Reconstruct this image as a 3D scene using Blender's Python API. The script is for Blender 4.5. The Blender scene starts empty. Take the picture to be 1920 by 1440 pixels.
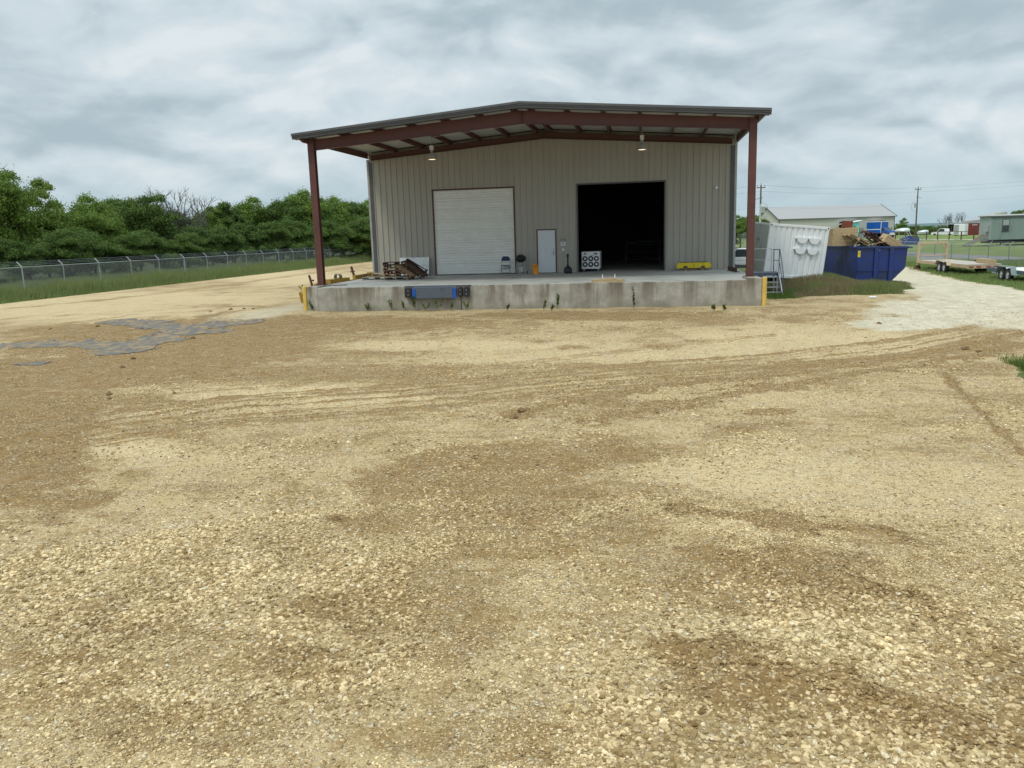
import bpy, math, random
import numpy as np
from mathutils import Vector, Matrix
R = math.radians
PI = math.pi
random.seed(7); rng = np.random.default_rng(7)
S = bpy.context.scene
COL = S.collection

# ------------------------------------------------------------------ camera
F_, PITCH, ROLL, YAW = 1500.56, .1853, .0302, .1703
CAM = np.array([14.169, -33.304, 3.006])
cam = bpy.data.cameras.new('camera'); co = bpy.data.objects.new('camera', cam); COL.objects.link(co)
cam.sensor_width = 36; cam.lens = F_/1920*36; cam.clip_start = .1; cam.clip_end = 6000
co.matrix_world = Matrix.Translation(CAM) @ Matrix.Rotation(YAW, 4, 'Z') @ Matrix.Rotation(PI/2-PITCH, 4, 'X') @ Matrix.Rotation(-ROLL, 4, 'Z')
S.camera = co
S.render.resolution_x, S.render.resolution_y = 1024, 768
S.view_settings.view_transform = 'Standard'; S.view_settings.look = 'None'
S.view_settings.exposure = 0; S.view_settings.gamma = 1

# measured positions: the ray of a photo pixel, met with the ground or a wall plane, gives the place in metres
def ray(px, py):
    a, b = px-960, py-720; cr, sr = math.cos(ROLL), math.sin(ROLL)
    ix = cr*a-sr*b; iy = sr*a+cr*b; cp, sp = math.cos(PITCH), math.sin(PITCH)
    r = ix/F_; u = -iy/F_; Y = cp+u*sp; Z = -sp+u*cp; c, s = math.cos(YAW), math.sin(YAW)
    return np.array([c*r-s*Y, s*r+c*Y, Z])
def gp(px, py, z=0.):
    d = ray(px, py); return CAM+d*((z-CAM[2])/d[2])
def at(px, py, dist):
    d = ray(px, py); return CAM+d*dist/math.hypot(d[0], d[1])
def gpz(px, py):
    z = 0.
    for _ in range(12): p = gp(px, py, z); z = .5*z+.5*gz(p[0], p[1])
    return gp(px, py, z)
def onY(px, py, y):
    d = ray(px, py); return CAM+d*((y-CAM[1])/d[1])

# ------------------------------------------------------------------ node helper
class NT:
    def __init__(s, tree): s.t = tree; s.n = tree.nodes; s.l = tree.links
    def node(s, typ, ins=None, **kw):
        n = s.n.new(typ)
        for k, v in kw.items(): setattr(n, k, v)
        for k, v in (ins or {}).items():
            if isinstance(v, bpy.types.NodeSocket): s.l.new(v, n.inputs[k])
            else: n.inputs[k].default_value = v
        return n
    def math(s, op, a, b=0., c=0., clamp=False):
        return s.node('ShaderNodeMath', {0: a, 1: b, 2: c}, operation=op, use_clamp=clamp).outputs[0]
    def noise(s, vec, scale, detail=4., rough=.55, dist=0.):
        return s.node('ShaderNodeTexNoise', {'Vector': vec, 'Scale': scale, 'Detail': detail, 'Roughness': rough, 'Distortion': dist}).outputs['Fac']
    def smooth(s, v, a, b, c=0., d=1.):
        return s.node('ShaderNodeMapRange', {0: v, 1: a, 2: b, 3: c, 4: d}, interpolation_type='SMOOTHSTEP').outputs[0]
    def lin(s, v, a, b, c=0., d=1.):
        return s.node('ShaderNodeMapRange', {0: v, 1: a, 2: b, 3: c, 4: d}).outputs[0]
    def mix(s, f, a, b, mode='MIX'):
        n = s.node('ShaderNodeMix', data_type='RGBA', blend_type=mode)
        for i, v in ((0, f), (6, a), (7, b)):
            if isinstance(v, bpy.types.NodeSocket): s.l.new(v, n.inputs[i])
            else: n.inputs[i].default_value = v if i == 0 else (tuple(v)+(1,))[:4]
        return n.outputs[2]
    def scale(s, vec, sc):
        return s.node('ShaderNodeMapping', {'Vector': vec, 'Scale': sc}).outputs[0]

# ------------------------------------------------------------------ sky and light
SUN_EL, SUN_AZ = R(58), R(215)          # high veiled sun behind the camera's left shoulder
W = bpy.data.worlds.new('World'); S.world = W; W.use_nodes = True
W.node_tree.nodes.clear(); w = NT(W.node_tree)
tc = w.node('ShaderNodeTexCoord').outputs['Generated']
sep = w.node('ShaderNodeSeparateXYZ', {0: tc})
pv = w.node('ShaderNodeCombineXYZ', {0: sep.outputs[0], 1: sep.outputs[1], 2: w.math('MULTIPLY', sep.outputs[2], 2.2)}).outputs[0]
warp = w.node('ShaderNodeTexNoise', {'Vector': pv, 'Scale': 3., 'Detail': 2.}).outputs['Color']
pv2 = w.node('ShaderNodeVectorMath', {0: pv, 1: w.node('ShaderNodeVectorMath', {0: warp, 3: .2}, operation='SCALE').outputs[0]}, operation='ADD').outputs[0]
def density(off):
    q = w.node('ShaderNodeVectorMath', {0: pv2, 1: (0, 0, off)}, operation='ADD').outputs[0]
    return w.math('ADD', w.math('MULTIPLY', w.noise(q, 4.6, 2., .5), .62), w.math('MULTIPLY', w.noise(q, 12., 8., .52, .1), .38))
dn0, dn1 = density(0.), density(.055)
lit = w.math('SUBTRACT', dn0, dn1)                     # bright where a cloud thins out upwards, dark at its base
big = w.noise(pv2, 1.9, 2., .5)
shade = w.math('ADD', w.math('ADD', w.math('MULTIPLY', lit, 3.4), w.math('MULTIPLY', w.math('SUBTRACT', big, .5), 1.2)), w.math('MULTIPLY', w.math('SUBTRACT', .52, dn0), 1.1))
body = w.smooth(shade, -.42, .30)
puff = w.smooth(shade, .16, .55)
c_ = w.mix(body, (.44, .545, .605), (.66, .755, .81))
c_ = w.mix(w.math('MULTIPLY', puff, .62), c_, (.86, .915, .94))
hz = w.smooth(sep.outputs[2], -.01, .10)
c_ = w.mix(hz, w.mix(w.math('MULTIPLY', body, .45), (.46, .62, .69), (.62, .74, .785)), c_)
zen = w.lin(sep.outputs[2], .36, 1., 1.0, 3.0)        # an overcast sky is brightest overhead
c_ = w.node('ShaderNodeVectorMath', {0: c_, 3: zen}, operation='SCALE').outputs[0]
sky = w.node('ShaderNodeTexSky', sky_type='NISHITA', sun_disc=False, sun_elevation=SUN_EL, sun_rotation=SUN_AZ, air_density=1., dust_density=2.)
bg1 = w.node('ShaderNodeBackground', {'Color': sky.outputs[0], 'Strength': .05})
bg2 = w.node('ShaderNodeBackground', {'Color': c_, 'Strength': 1.0})
mx = w.node('ShaderNodeMixShader', {0: .93, 1: bg1.outputs[0], 2: bg2.outputs[0]})
w.node('ShaderNodeOutputWorld', {0: mx.outputs[0]})
sl = bpy.data.lights.new('sun', 'SUN'); so = bpy.data.objects.new('sun', sl); COL.objects.link(so)
sl.energy = 1.5; sl.angle = R(10); sl.color = (1, .93, .80)
sd = Vector((math.sin(SUN_AZ)*math.cos(SUN_EL), math.cos(SUN_AZ)*math.cos(SUN_EL), math.sin(SUN_EL)))
so.rotation_euler = sd.to_track_quat('Z', 'Y').to_euler()

# ------------------------------------------------------------------ materials
M = {}
def mat(name, col, rough=.7, metal=0., var=.12, vscale=3., bump=0., bscale=40., dirt=None, dscale=1.2, dlo=.5, dhi=.7, stretch=(1, 1, 1), spec=.4):
    m = bpy.data.materials.new(name); m.use_nodes = True; m.node_tree.nodes.clear(); t = NT(m.node_tree); M[name] = m
    o = t.node('ShaderNodeTexCoord').outputs['Object']; v = t.scale(o, stretch)
    n = t.noise(v, vscale, 5.)
    a = tuple(c*(1-var) for c in col); b = tuple(min(1, c*(1+var)) for c in col)
    c = t.mix(t.lin(n, .3, .7), a, b)
    if dirt is not None:
        c = t.mix(t.smooth(t.noise(v, dscale, 7., .65), dlo, dhi), c, dirt)
    ins = {'Base Color': c, 'Roughness': t.lin(n, .3, .7, max(0, rough-.08), min(1, rough+.08)), 'Metallic': metal, 'Specular IOR Level': spec}
    if bump: ins['Normal'] = t.node('ShaderNodeBump', {'Height': t.noise(v, bscale, 4.), 'Strength': .6, 'Distance': bump}).outputs[0]
    p = t.node('ShaderNodeBsdfPrincipled', ins)
    t.node('ShaderNodeOutputMaterial', {0: p.outputs[0]}); return m
mat('siding', (.37, .36, .32), .5, 0, .05, 1.2, dirt=(.30, .285, .245), dscale=.8, dlo=.5, dhi=.85, stretch=(1, 1, .15))
mat('trim_dark', (.085, .088, .095), .5)
mat('trim_light', (.36, .37, .35), .5)
mat('roof_metal', (.13, .14, .15), .45, .2)
mat('fascia', (.10, .103, .108), .45, .1)
mat('deck', (.46, .48, .47), .6, var=.05)
mat('red_iron', (.105, .040, .034), .6, 0, .14, 2., dirt=(.075, .03, .028), dscale=2.5, dlo=.5, dhi=.8)
mat('brown_trim', (.09, .04, .035), .6)
mat('door_white', (.72, .74, .72), .5, var=.03, dirt=(.62, .63, .6), dscale=1, dlo=.45, dhi=.9)
mat('door_panel', (.60, .65, .70), .45, var=.03)
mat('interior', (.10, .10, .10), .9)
mat('concrete_top', (.36, .36, .335), .85, 0, .08, 1.5, dirt=(.25, .25, .23), dscale=.8, dlo=.45, dhi=.7, bump=.002, bscale=60)
mat('steel', (.35, .36, .37), .4, .8)
mat('galv', (.42, .44, .45), .5, .5)
mat('black', (.016, .016, .018), .45)
mat('rubber', (.022, .022, .024), .8, bump=.004)
mat('leveler_grey', (.10, .12, .155), .5, .2, dirt=(.06, .07, .09), dscale=3)
mat('leveler_blue', (.015, .085, .36), .45)
mat('yellow_post', (.60, .40, .085), .55, dirt=(.40, .27, .08), dscale=4, dlo=.55, dhi=.75)
mat('yellow', (.70, .55, .02), .5, dirt=(.4, .3, .04), dscale=4)
mat('yellow_machine', (.38, .24, .035), .6, dirt=(.16, .10, .04), dscale=4, dlo=.4, dhi=.7)
mat('pallet_wood', (.26, .165, .09), .85, 0, .35, 5., stretch=(1, 8, 8), dirt=(.12, .08, .05), dscale=2)
mat('pallet_pale', (.44, .33, .19), .85, 0, .2, 5., stretch=(1, 8, 8), dirt=(.3, .22, .13), dscale=2)
mat('pallet_dark', (.075, .04, .03), .85, 0, .3, 5., stretch=(1, 8, 8))
mat('pallet_red', (.20, .055, .035), .85, 0, .25, 5.)
mat('grey_wood', (.26, .235, .2), .9, 0, .2, 5., stretch=(1, 8, 8))
mat('foam', (.66, .69, .70), .8, dirt=(.48, .5, .52), dscale=5)
mat('navy', (.02, .03, .09), .5)
mat('orange', (.75, .28, .02), .5, dirt=(.6, .35, .1), dscale=5)
mat('white_paint', (.74, .76, .78), .45, var=.04)
mat('cont_white', (.76, .79, .80), .55, var=.04, dirt=(.5, .47, .42), dscale=2.2, dlo=.62, dhi=.9, stretch=(1, 1, .4))
mat('cont_grey', (.47, .50, .47), .7, var=.06, dirt=(.36, .38, .36), dscale=2)
mat('dump_blue', (.009, .028, .165), .42, dirt=(.015, .03, .08), dscale=1.4, dlo=.45, dhi=.65, spec=.5)
mat('dump_blue_far', (.02, .05, .20), .5)
mat('rust', (.10, .045, .03), .8)
mat('trailer_tan', (.50, .38, .25), .6, dirt=(.34, .25, .17), dscale=3)
mat('trailer_deck', (.40, .37, .32), .85, dirt=(.25, .22, .18), dscale=3, stretch=(1, 6, 1))
mat('trailer_blue', (.07, .09, .12), .5)
mat('pale_deck', (.62, .60, .55), .8)
mat('red_lens', (.30, .02, .02), .4)
mat('rim', (.55, .56, .56), .4, .4)
mat('far_wall', (.50, .49, .44), .7, var=.03)
mat('far_roof', (.31, .305, .30), .5, var=.04)
mat('home_wall', (.215, .275, .265), .7, var=.06, dirt=(.17, .22, .21), dscale=1.5, stretch=(1, 1, .2))
mat('home_end', (.31, .35, .34), .7)
mat('glass', (.03, .045, .05), .15, 0, spec=.6)
mat('truck_blue', (.015, .10, .42), .35)
mat('cyan', (.20, .62, .62), .6)
mat('cont_red', (.17, .035, .03), .6)
mat('bark', (.09, .07, .055), .9, bump=.01, bscale=20)
mat('bare_bark', (.13, .115, .105), .9)
mat('pole_wood', (.14, .105, .08), .9, stretch=(1, 1, .2))
mat('pole_pale', (.45, .46, .42), .8)
mat('wire', (.22, .25, .28), .6)
mat('silver', (.55, .62, .63), .4, .3)
mat('hazy_hill', (.10, .15, .15), .95)  # blue-green of distant haze is mixed into the hill colour

def leafmat(name, c1, c2, c3):
    m = bpy.data.materials.new(name); m.use_nodes = True; m.node_tree.nodes.clear(); t = NT(m.node_tree); M[name] = m
    o = t.node('ShaderNodeTexCoord').outputs['Object']; oi = t.node('ShaderNodeObjectInfo').outputs['Random']
    n = t.noise(o, 9., 2.); n2 = t.noise(o, 45., 1.)
    c = t.mix(t.lin(n, .38, .62), c1, c2); c = t.mix(t.smooth(n2, .52, .7), c, c3)
    c = t.mix(t.math('MULTIPLY', oi, .35), c, c3)
    p = t.node('ShaderNodeBsdfPrincipled', {'Base Color': c, 'Roughness': .65, 'Specular IOR Level': .25})
    tr = t.node('ShaderNodeBsdfTranslucent', {'Color': c})
    mxx = t.node('ShaderNodeMixShader', {0: .25, 1: p.outputs[0], 2: tr.outputs[0]})
    t.node('ShaderNodeOutputMaterial', {0: mxx.outputs[0]})
leafmat('leaf', (.075, .130, .020), (.15, .24, .035), (.23, .33, .07))
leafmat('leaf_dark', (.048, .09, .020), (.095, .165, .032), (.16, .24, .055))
leafmat('leaf_grey', (.055, .075, .040), (.10, .12, .065), (.16, .16, .11))
leafmat('leaf_far', (.05, .075, .045), (.07, .11, .055), (.10, .13, .08))
leafmat('grass', (.13, .20, .055), (.19, .28, .075), (.30, .34, .14))
leafmat('grass_olive', (.14, .19, .055), (.20, .24, .08), (.29, .28, .13))
leafmat('grass_bright', (.06, .12, .02), (.09, .16, .03), (.16, .21, .06))
leafmat('grass_dry', (.17, .17, .07), (.24, .21, .10), (.33, .25, .16))

def concrete_face():
    m = bpy.data.materials.new('concrete_face'); m.use_nodes = True; m.node_tree.nodes.clear(); t = NT(m.node_tree); M['concrete_face'] = m
    o = t.node('ShaderNodeTexCoord').outputs['Object']; z = t.node('ShaderNodeSeparateXYZ', {0: o}).outputs[2]
    n = t.noise(o, 2.2, 6., .6)
    c = t.mix(t.lin(n, .3, .7), (.25, .235, .20), (.44, .42, .365))
    st = t.noise(t.scale(o, (1, 1, .10)), 1.5, 6., .62, .2)
    run = t.math('MULTIPLY', t.smooth(st, .45, .60), t.lin(z, .1, .95, .35, 1.))
    c = t.mix(t.math('MULTIPLY', run, .8), c, (.125, .10, .065))
    st2 = t.noise(t.scale(o, (4, 4, .22)), 2.1, 4., .6)
    c = t.mix(t.smooth(st2, .58, .75, 0, .45), c, (.10, .085, .065))
    c = t.mix(t.smooth(t.noise(t.scale(o, (1, 1, .4)), 3.3, 5.), .60, .75, 0, .6), c, (.50, .49, .45))
    c = t.mix(t.math('MULTIPLY', t.smooth(z, .35, .0), t.smooth(t.noise(o, 1.3, 4.), .35, .6, 0., .7)), c, (.20, .19, .14))
    b = t.node('ShaderNodeBump', {'Height': t.noise(o, 25., 6.), 'Strength': .5, 'Distance': .01}).outputs[0]
    p = t.node('ShaderNodeBsdfPrincipled', {'Base Color': c, 'Roughness': .9, 'Normal': b})
    t.node('ShaderNodeOutputMaterial', {0: p.outputs[0]})
concrete_face()
def chain_mat():
    m = bpy.data.materials.new('chain_link'); m.use_nodes = True; m.node_tree.nodes.clear(); t = NT(m.node_tree); M['chain_link'] = m
    o = t.node('ShaderNodeTexCoord').outputs['Object']; s_ = t.node('ShaderNodeSeparateXYZ', {0: o})
    a = t.math('ADD', s_.outputs[0], s_.outputs[2]); b = t.math('SUBTRACT', s_.outputs[0], s_.outputs[2])
    def line(v):
        f = t.math('FRACT', t.math('MULTIPLY', v, 14.)); return t.math('LESS_THAN', t.math('ABSOLUTE', t.math('SUBTRACT', f, .5)), .085)
    f = t.math('MAXIMUM', line(a), line(b))
    p = t.node('ShaderNodeBsdfPrincipled', {'Base Color': (.24, .27, .275, 1), 'Roughness': .5, 'Metallic': .3})
    tr = t.node('ShaderNodeBsdfTransparent')
    mxx = t.node('ShaderNodeMixShader', {0: f, 1: tr.outputs[0], 2: p.outputs[0]})
    t.node('ShaderNodeOutputMaterial', {0: mxx.outputs[0]})
chain_mat()
def emis(name, col, s_):
    m = bpy.data.materials.new(name); m.use_nodes = True; m.node_tree.nodes.clear(); t = NT(m.node_tree); M[name] = m
    t.node('ShaderNodeOutputMaterial', {0: t.node('ShaderNodeEmission', {'Color': col+(1,), 'Strength': s_}).outputs[0]})
emis('lamp_glow', (1, .80, .52), 1.6)

# ------------------------------------------------------------------ mesh builder
class MB:
    def __init__(s): s.v = []; s.f = []
    def add(s, vs, fs):
        n = len(s.v); s.v += [tuple(map(float, p)) for p in vs]; s.f += [tuple(i+n for i in f) for f in fs]; return s
    def box(s, x0, x1, y0, y1, z0, z1, b=0.):
        if b > 0:
            b = min(b, (x1-x0)/2.01, (y1-y0)/2.01, (z1-z0)/2.01)
            vs = []; X = (x0, x1); Y = (y0, y1); Z = (z0, z1); idx = {}
            for i in (0, 1):
                for j in (0, 1):
                    for k in (0, 1):
                        sx, sy, sz = (1-2*i)*b, (1-2*j)*b, (1-2*k)*b
                        for a, p in enumerate(((X[i], Y[j]+sy, Z[k]+sz), (X[i]+sx, Y[j], Z[k]+sz), (X[i]+sx, Y[j]+sy, Z[k]))):
                            idx[i, j, k, a] = len(vs); vs.append(p)
            fs = []
            for a in range(3):
                for e in (0, 1):
                    o = []
                    for (p, q) in ((0, 0), (1, 0), (1, 1), (0, 1)):
                        c = [0, 0, 0]; c[a] = e; c[(a+1) % 3] = p; c[(a+2) % 3] = q; o.append(idx[c[0], c[1], c[2], a])
                    fs.append(tuple(o if e else o[::-1]))
            for a in range(3):
                for p in (0, 1):
                    for q in (0, 1):
                        c0 = [0]*3; c1 = [0]*3; c0[a] = 0; c1[a] = 1
                        for c in (c0, c1): c[(a+1) % 3] = p; c[(a+2) % 3] = q
                        a1, a2 = (a+1) % 3, (a+2) % 3
                        f = (idx[(*c0, a1)], idx[(*c1, a1)], idx[(*c1, a2)], idx[(*c0, a2)])
                        fs.append(f if (p == q) else f[::-1])
            for i in (0, 1):
                for j in (0, 1):
                    for k in (0, 1):
                        f = (idx[i, j, k, 0], idx[i, j, k, 1], idx[i, j, k, 2])
                        fs.append(f if (i+j+k) % 2 else f[::-1])
            return s.add(vs, fs)
        vs = [(x, y, z) for x in (x0, x1) for y in (y0, y1) for z in (z0, z1)]
        return s.add(vs, [(0, 1, 3, 2), (4, 6, 7, 5), (0, 4, 5, 1), (2, 3, 7, 6), (0, 2, 6, 4), (1, 5, 7, 3)])
    def bar(s, a, b, w_, h_=None, up=(0, 0, 1)):
        h_ = h_ or w_; a = Vector(a); b = Vector(b); d = (b-a).normalized(); u = Vector(up)
        if abs(d.dot(u)) > .98: u = Vector((1, 0, 0)) if abs(d.x) < .9 else Vector((0, 1, 0))
        r = d.cross(u).normalized(); u = r.cross(d)
        vs = [p+r*(i*w_/2)+u*(j*h_/2) for p in (a, b) for i, j in ((-1, -1), (1, -1), (1, 1), (-1, 1))]
        return s.add(vs, [(0, 3, 2, 1), (4, 5, 6, 7), (0, 1, 5, 4), (1, 2, 6, 5), (2, 3, 7, 6), (3, 0, 4, 7)])
    def tube(s, pts, r, n=8, r2=None):
        pts = [Vector(p) for p in pts]; k = len(pts); vs = []
        for i, p in enumerate(pts):
            d = (pts[min(i+1, k-1)]-pts[max(i-1, 0)]).normalized(); u = Vector((0, 0, 1))
            if abs(d.z) > .95: u = Vector((1, 0, 0))
            a = d.cross(u).normalized(); b = a.cross(d); rr = r if r2 is None else r+(r2-r)*i/(k-1)
            vs += [p+(a*math.cos(2*PI*j/n)+b*math.sin(2*PI*j/n))*rr for j in range(n)]
        fs = [(i*n+j, i*n+(j+1) % n, (i+1)*n+(j+1) % n, (i+1)*n+j) for i in range(k-1) for j in range(n)]
        fs += [tuple(range(n-1, -1, -1)), tuple((k-1)*n+j for j in range(n))]
        return s.add(vs, fs)
    def lathe(s, prof, c=(0, 0, 0), n=20, axis='z'):
        vs = []; k = len(prof)
        for r, h in prof:
            for j in range(n):
                x, y = r*math.cos(2*PI*j/n), r*math.sin(2*PI*j/n)
                p = {'z': (x, y, h), 'y': (x, h, y), 'x': (h, x, y)}[axis]; vs.append((p[0]+c[0], p[1]+c[1], p[2]+c[2]))
        fs = [(i*n+j, i*n+(j+1) % n, (i+1)*n+(j+1) % n, (i+1)*n+j) for i in range(k-1) for j in range(n)]
        return s.add(vs, fs)
    def prism(s, poly, a, b, plane='xz'):
        """polygon in a plane, extruded a..b along the third axis"""
        n = len(poly)
        def P(u, v, t): return {'xz': (u, t, v), 'yz': (t, u, v), 'xy': (u, v, t)}[plane]
        vs = [P(u, v, a) for u, v in poly]+[P(u, v, b) for u, v in poly]
        return s.add(vs, [tuple(range(n)), tuple(range(2*n-1, n-1, -1))]+[(i, (i+1) % n, n+(i+1) % n, n+i) for i in range(n)])
    def build(s, name, m, parent=None, smooth=False, fix=True):
        me = bpy.data.meshes.new(name); me.from_pydata(s.v, [], s.f); me.materials.append(M[m] if isinstance(m, str) else m)
        if fix:
            import bmesh
            b = bmesh.new(); b.from_mesh(me); bmesh.ops.recalc_face_normals(b, faces=b.faces); b.to_mesh(me); b.free()
        if smooth:
            me.shade_smooth()
            try: me.set_sharp_from_angle(angle=R(40))
            except Exception: pass
        o = bpy.data.objects.new(name, me); COL.objects.link(o)
        if parent is not None: o.parent = parent
        return o
def tag(o, label=None, cat=None, group=None, kind=None):
    for k, v in (('label', label), ('category', cat), ('group', group), ('kind', kind)):
        if v: o[k] = v
    return o
def thing(name, label, cat, loc=(0, 0, 0), rz=0., group=None, rot=None):
    o = bpy.data.objects.new(name, None); COL.objects.link(o); o.location = tuple(map(float, loc)); o.rotation_euler = rot or (0, 0, rz)
    return tag(o, label, cat, group)
def copytree(o, parent=None, **kw):
    c = o.copy(); COL.objects.link(c)
    if parent is not None: c.parent = parent; c.matrix_parent_inverse = o.matrix_parent_inverse.copy()
    for ch in list(o.children): copytree(ch, c)
    return c
def npmesh(name, V, Fq, m, parent=None, attr=None, smooth=False):
    """fast mesh from numpy arrays, all faces with the same corner count"""
    me = bpy.data.meshes.new(name); nv, (nf, k) = len(V), Fq.shape
    me.vertices.add(nv); me.vertices.foreach_set('co', V.astype(np.float32).ravel())
    me.loops.add(nf*k); me.loops.foreach_set('vertex_index', Fq.astype(np.int32).ravel())
    me.polygons.add(nf); me.polygons.foreach_set('loop_start', np.arange(0, nf*k, k, dtype=np.int32))
    if smooth: me.polygons.foreach_set('use_smooth', np.ones(nf, dtype=bool))
    else: me.polygons.foreach_set('use_smooth', np.zeros(nf, dtype=bool))
    me.update(calc_edges=True)
    for an, av in (attr or {}).items():
        at_ = me.attributes.new(an, 'FLOAT_COLOR', 'POINT'); at_.data.foreach_set('color', av.astype(np.float32).ravel())
    me.materials.append(M[m] if isinstance(m, str) else m)
    o = bpy.data.objects.new(name, me); COL.objects.link(o)
    if parent is not None: o.parent = parent
    return o

# ------------------------------------------------------------------ value noise for terrain
_T = rng.random((256, 256))
def vnoise(x, y):
    xi = np.floor(x).astype(int); yi = np.floor(y).astype(int); fx = x-xi; fy = y-yi
    fx = fx*fx*(3-2*fx); fy = fy*fy*(3-2*fy); g = lambda a, b: _T[a % 256, b % 256]
    return (g(xi, yi)*(1-fx)+g(xi+1, yi)*fx)*(1-fy)+(g(xi, yi+1)*(1-fx)+g(xi+1, yi+1)*fx)*fy
def fbm(x, y, o=4):
    s_ = 0; a = .5
    for i in range(o): s_ = s_+a*vnoise(x*2**i+17*i, y*2**i+31*i); a *= .5
    return s_/(1-.5**o)
def ss(a, b, v):
    t = np.clip((v-a)/(b-a), 0, 1); return t*t*(3-2*t)

# ------------------------------------------------------------------ ground features (soil patches, tracks), measured on the ground
def ell(px, py, rx, ry):
    c = gp(px, py); a = (gp(px+rx, py)-gp(px-rx, py))[:2]/2; b = (gp(px, py-ry)-gp(px, py+ry))[:2]/2
    return c[:2], np.linalg.inv(np.array([a, b]).T)
def ellmask(x, y, e, edge=.35, nz=None):
    c, Mi = e; dx = x-c[0]; dy = y-c[1]
    d = np.sqrt((Mi[0, 0]*dx+Mi[0, 1]*dy)**2+(Mi[1, 0]*dx+Mi[1, 1]*dy)**2)
    if nz is not None: d = d+nz
    return 1-ss(1-edge, 1+edge, d)
def segmask(x, y, pts, wd, nz=None):
    P = [gp(*p)[:2] for p in pts]; best = np.full(x.shape, 1e9)
    for a, b in zip(P[:-1], P[1:]):
        d = b-a; L = d@d; t = np.clip(((x-a[0])*d[0]+(y-a[1])*d[1])/L, 0, 1)
        best = np.minimum(best, np.hypot(x-a[0]-t*d[0], y-a[1]-t*d[1]))
    if nz is not None: best = best*(1+nz)
    return 1-ss(wd*.35, wd, best)
BROWN = [(330, 622, 330, 24, .8), (640, 606, 300, 13, .75), (1120, 592, 270, 8, .7), (230, 690, 270, 24, .75), (40, 850, 150, 75, .85), (60, 935, 120, 22, .6), (600, 700, 330, 20, .4),
         (960, 860, 200, 38, .55), (830, 905, 180, 28, .5), (1150, 845, 110, 22, .6), (700, 985, 100, 26, .5), (680, 1130, 130, 38, .55), (1060, 925, 70, 9, .7), (1330, 598, 90, 14, .4),
         (1440, 772, 55, 8, .85), (1390, 800, 60, 7, .7), (970, 778, 28, 9, .9), (1130, 757, 60, 8, .5), (640, 972, 30, 8, .7), (230, 1180, 160, 20, .45), (100, 1240, 130, 30, .4), (250, 745, 260, 14, .5),
         (1150, 1000, 130, 25, .4), (1460, 1060, 220, 38, .6), (1500, 1130, 260, 30, .45), (1400, 1290, 200, 45, .55), (1690, 1340, 180, 34, .5), (1850, 650, 110, 14, .6), (1260, 920, 120, 18, .35),
         (900, 1390, 300, 40, .3), (350, 1350, 220, 50, .35), (560, 1230, 140, 40, .4), (1820, 690, 100, 14, .35), (1330, 690, 300, 9, .3), (760, 660, 300, 12, .35)]
TRACK = [([(1000, 770), (1230, 727), (1500, 702), (1700, 672), (1920, 624)], .16, .8), ([(1040, 750), (1280, 715), (1520, 688), (1740, 655), (1920, 612)], .10, .6),
         ([(1100, 790), (1350, 744), (1600, 704), (1800, 672), (1920, 650)], .22, .75), ([(1450, 690), (1640, 672), (1830, 658), (1920, 652)], .35, .7),
         ([(1770, 700), (1830, 765), (1920, 850)], .06, .85), ([(1290, 955), (1400, 975), (1540, 990), (1650, 990), (1705, 1015)], .13, .9),
         ([(1320, 1040), (1420, 1050), (1530, 1085), (1660, 1110), (1730, 1125)], .14, .9), ([(1310, 1225), (1430, 1250), (1560, 1290), (1690, 1320), (1800, 1350), (1900, 1390)], .14, .95),
         ([(880, 745), (700, 770), (520, 790), (300, 800)], .1, .35), ([(1200, 640), (900, 668), (560, 690), (300, 730)], .1, .3), ([(1550, 860), (1560, 1000), (1600, 1200)], .05, .3),
         ([(0, 618), (130, 606), (260, 592)], .18, .45), ([(0, 580), (200, 562), (420, 535), (690, 497)], .5, .5), ([(0, 600), (300, 560), (640, 512)], .15, .3)]
_base = [(-20, 852), (180, 812), (420, 775), (800, 748), (1100, 716), (1400, 692), (1700, 655), (1930, 612)]
_tr = random.Random(21)
for i in range(17):
    o0 = _tr.uniform(-1, 1); f0 = _tr.choice([0, 0, 1, 2, 3]); f1 = _tr.choice([8, 8, 7, 6])
    TRACK.append(([(x, y+o0*(34-14*j/7)+_tr.uniform(-2, 2)) for j, (x, y) in enumerate(_base)][f0:f1], _tr.uniform(.035, .075), _tr.uniform(.35, .75)))
for i in range(7):
    o0 = _tr.uniform(-16, 16)
    TRACK.append(([(300+_tr.uniform(-60, 60), 735+o0), (600, 712+o0*.8), (900, 690+o0*.6), (1200, 655+o0*.5), (1450, 628+o0*.4)], _tr.uniform(.03, .06), _tr.uniform(.25, .5)))
BROWN += [(150, 700, 330, 40, .55), (350, 655, 420, 24, .52), (40, 790, 170, 85, .68), (930, 930, 230, 110, .42), (760, 1120, 220, 120, .36), (1420, 1080, 360, 60, .3), (1500, 1330, 400, 70, .3), (250, 1230, 300, 90, .2), (760, 1330, 320, 60, .2), (1130, 770, 330, 22, .25)]
PALE = [(500, 735, 240, 16, .8), (880, 648, 260, 10, .7), (1500, 640, 260, 30, .7), (260, 840, 110, 26, .8), (1430, 890, 180, 40, .6), (1500, 760, 200, 30, .3), (620, 750, 180, 20, .6), (1150, 668, 330, 14, .6),
        (1700, 900, 150, 90, .35), (1380, 990, 120, 16, .5), (1450, 1180, 200, 20, .4), (60, 575, 300, 20, .9), (300, 558, 200, 14, .9), (540, 520, 120, 12, .9)]
ROAD = [(1700, 605, 105, 14, 1.), (1760, 580, 130, 22, .9), (1860, 560, 160, 26, .9), (1800, 535, 130, 14, .9), (1900, 600, 140, 16, .7)]
BE = [(ell(*b[:4]), b[4]) for b in BROWN]; PE = [(ell(*b[:4]), b[4]) for b in PALE]; RE = [(ell(*b[:4]), b[4]) for b in ROAD]
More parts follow.
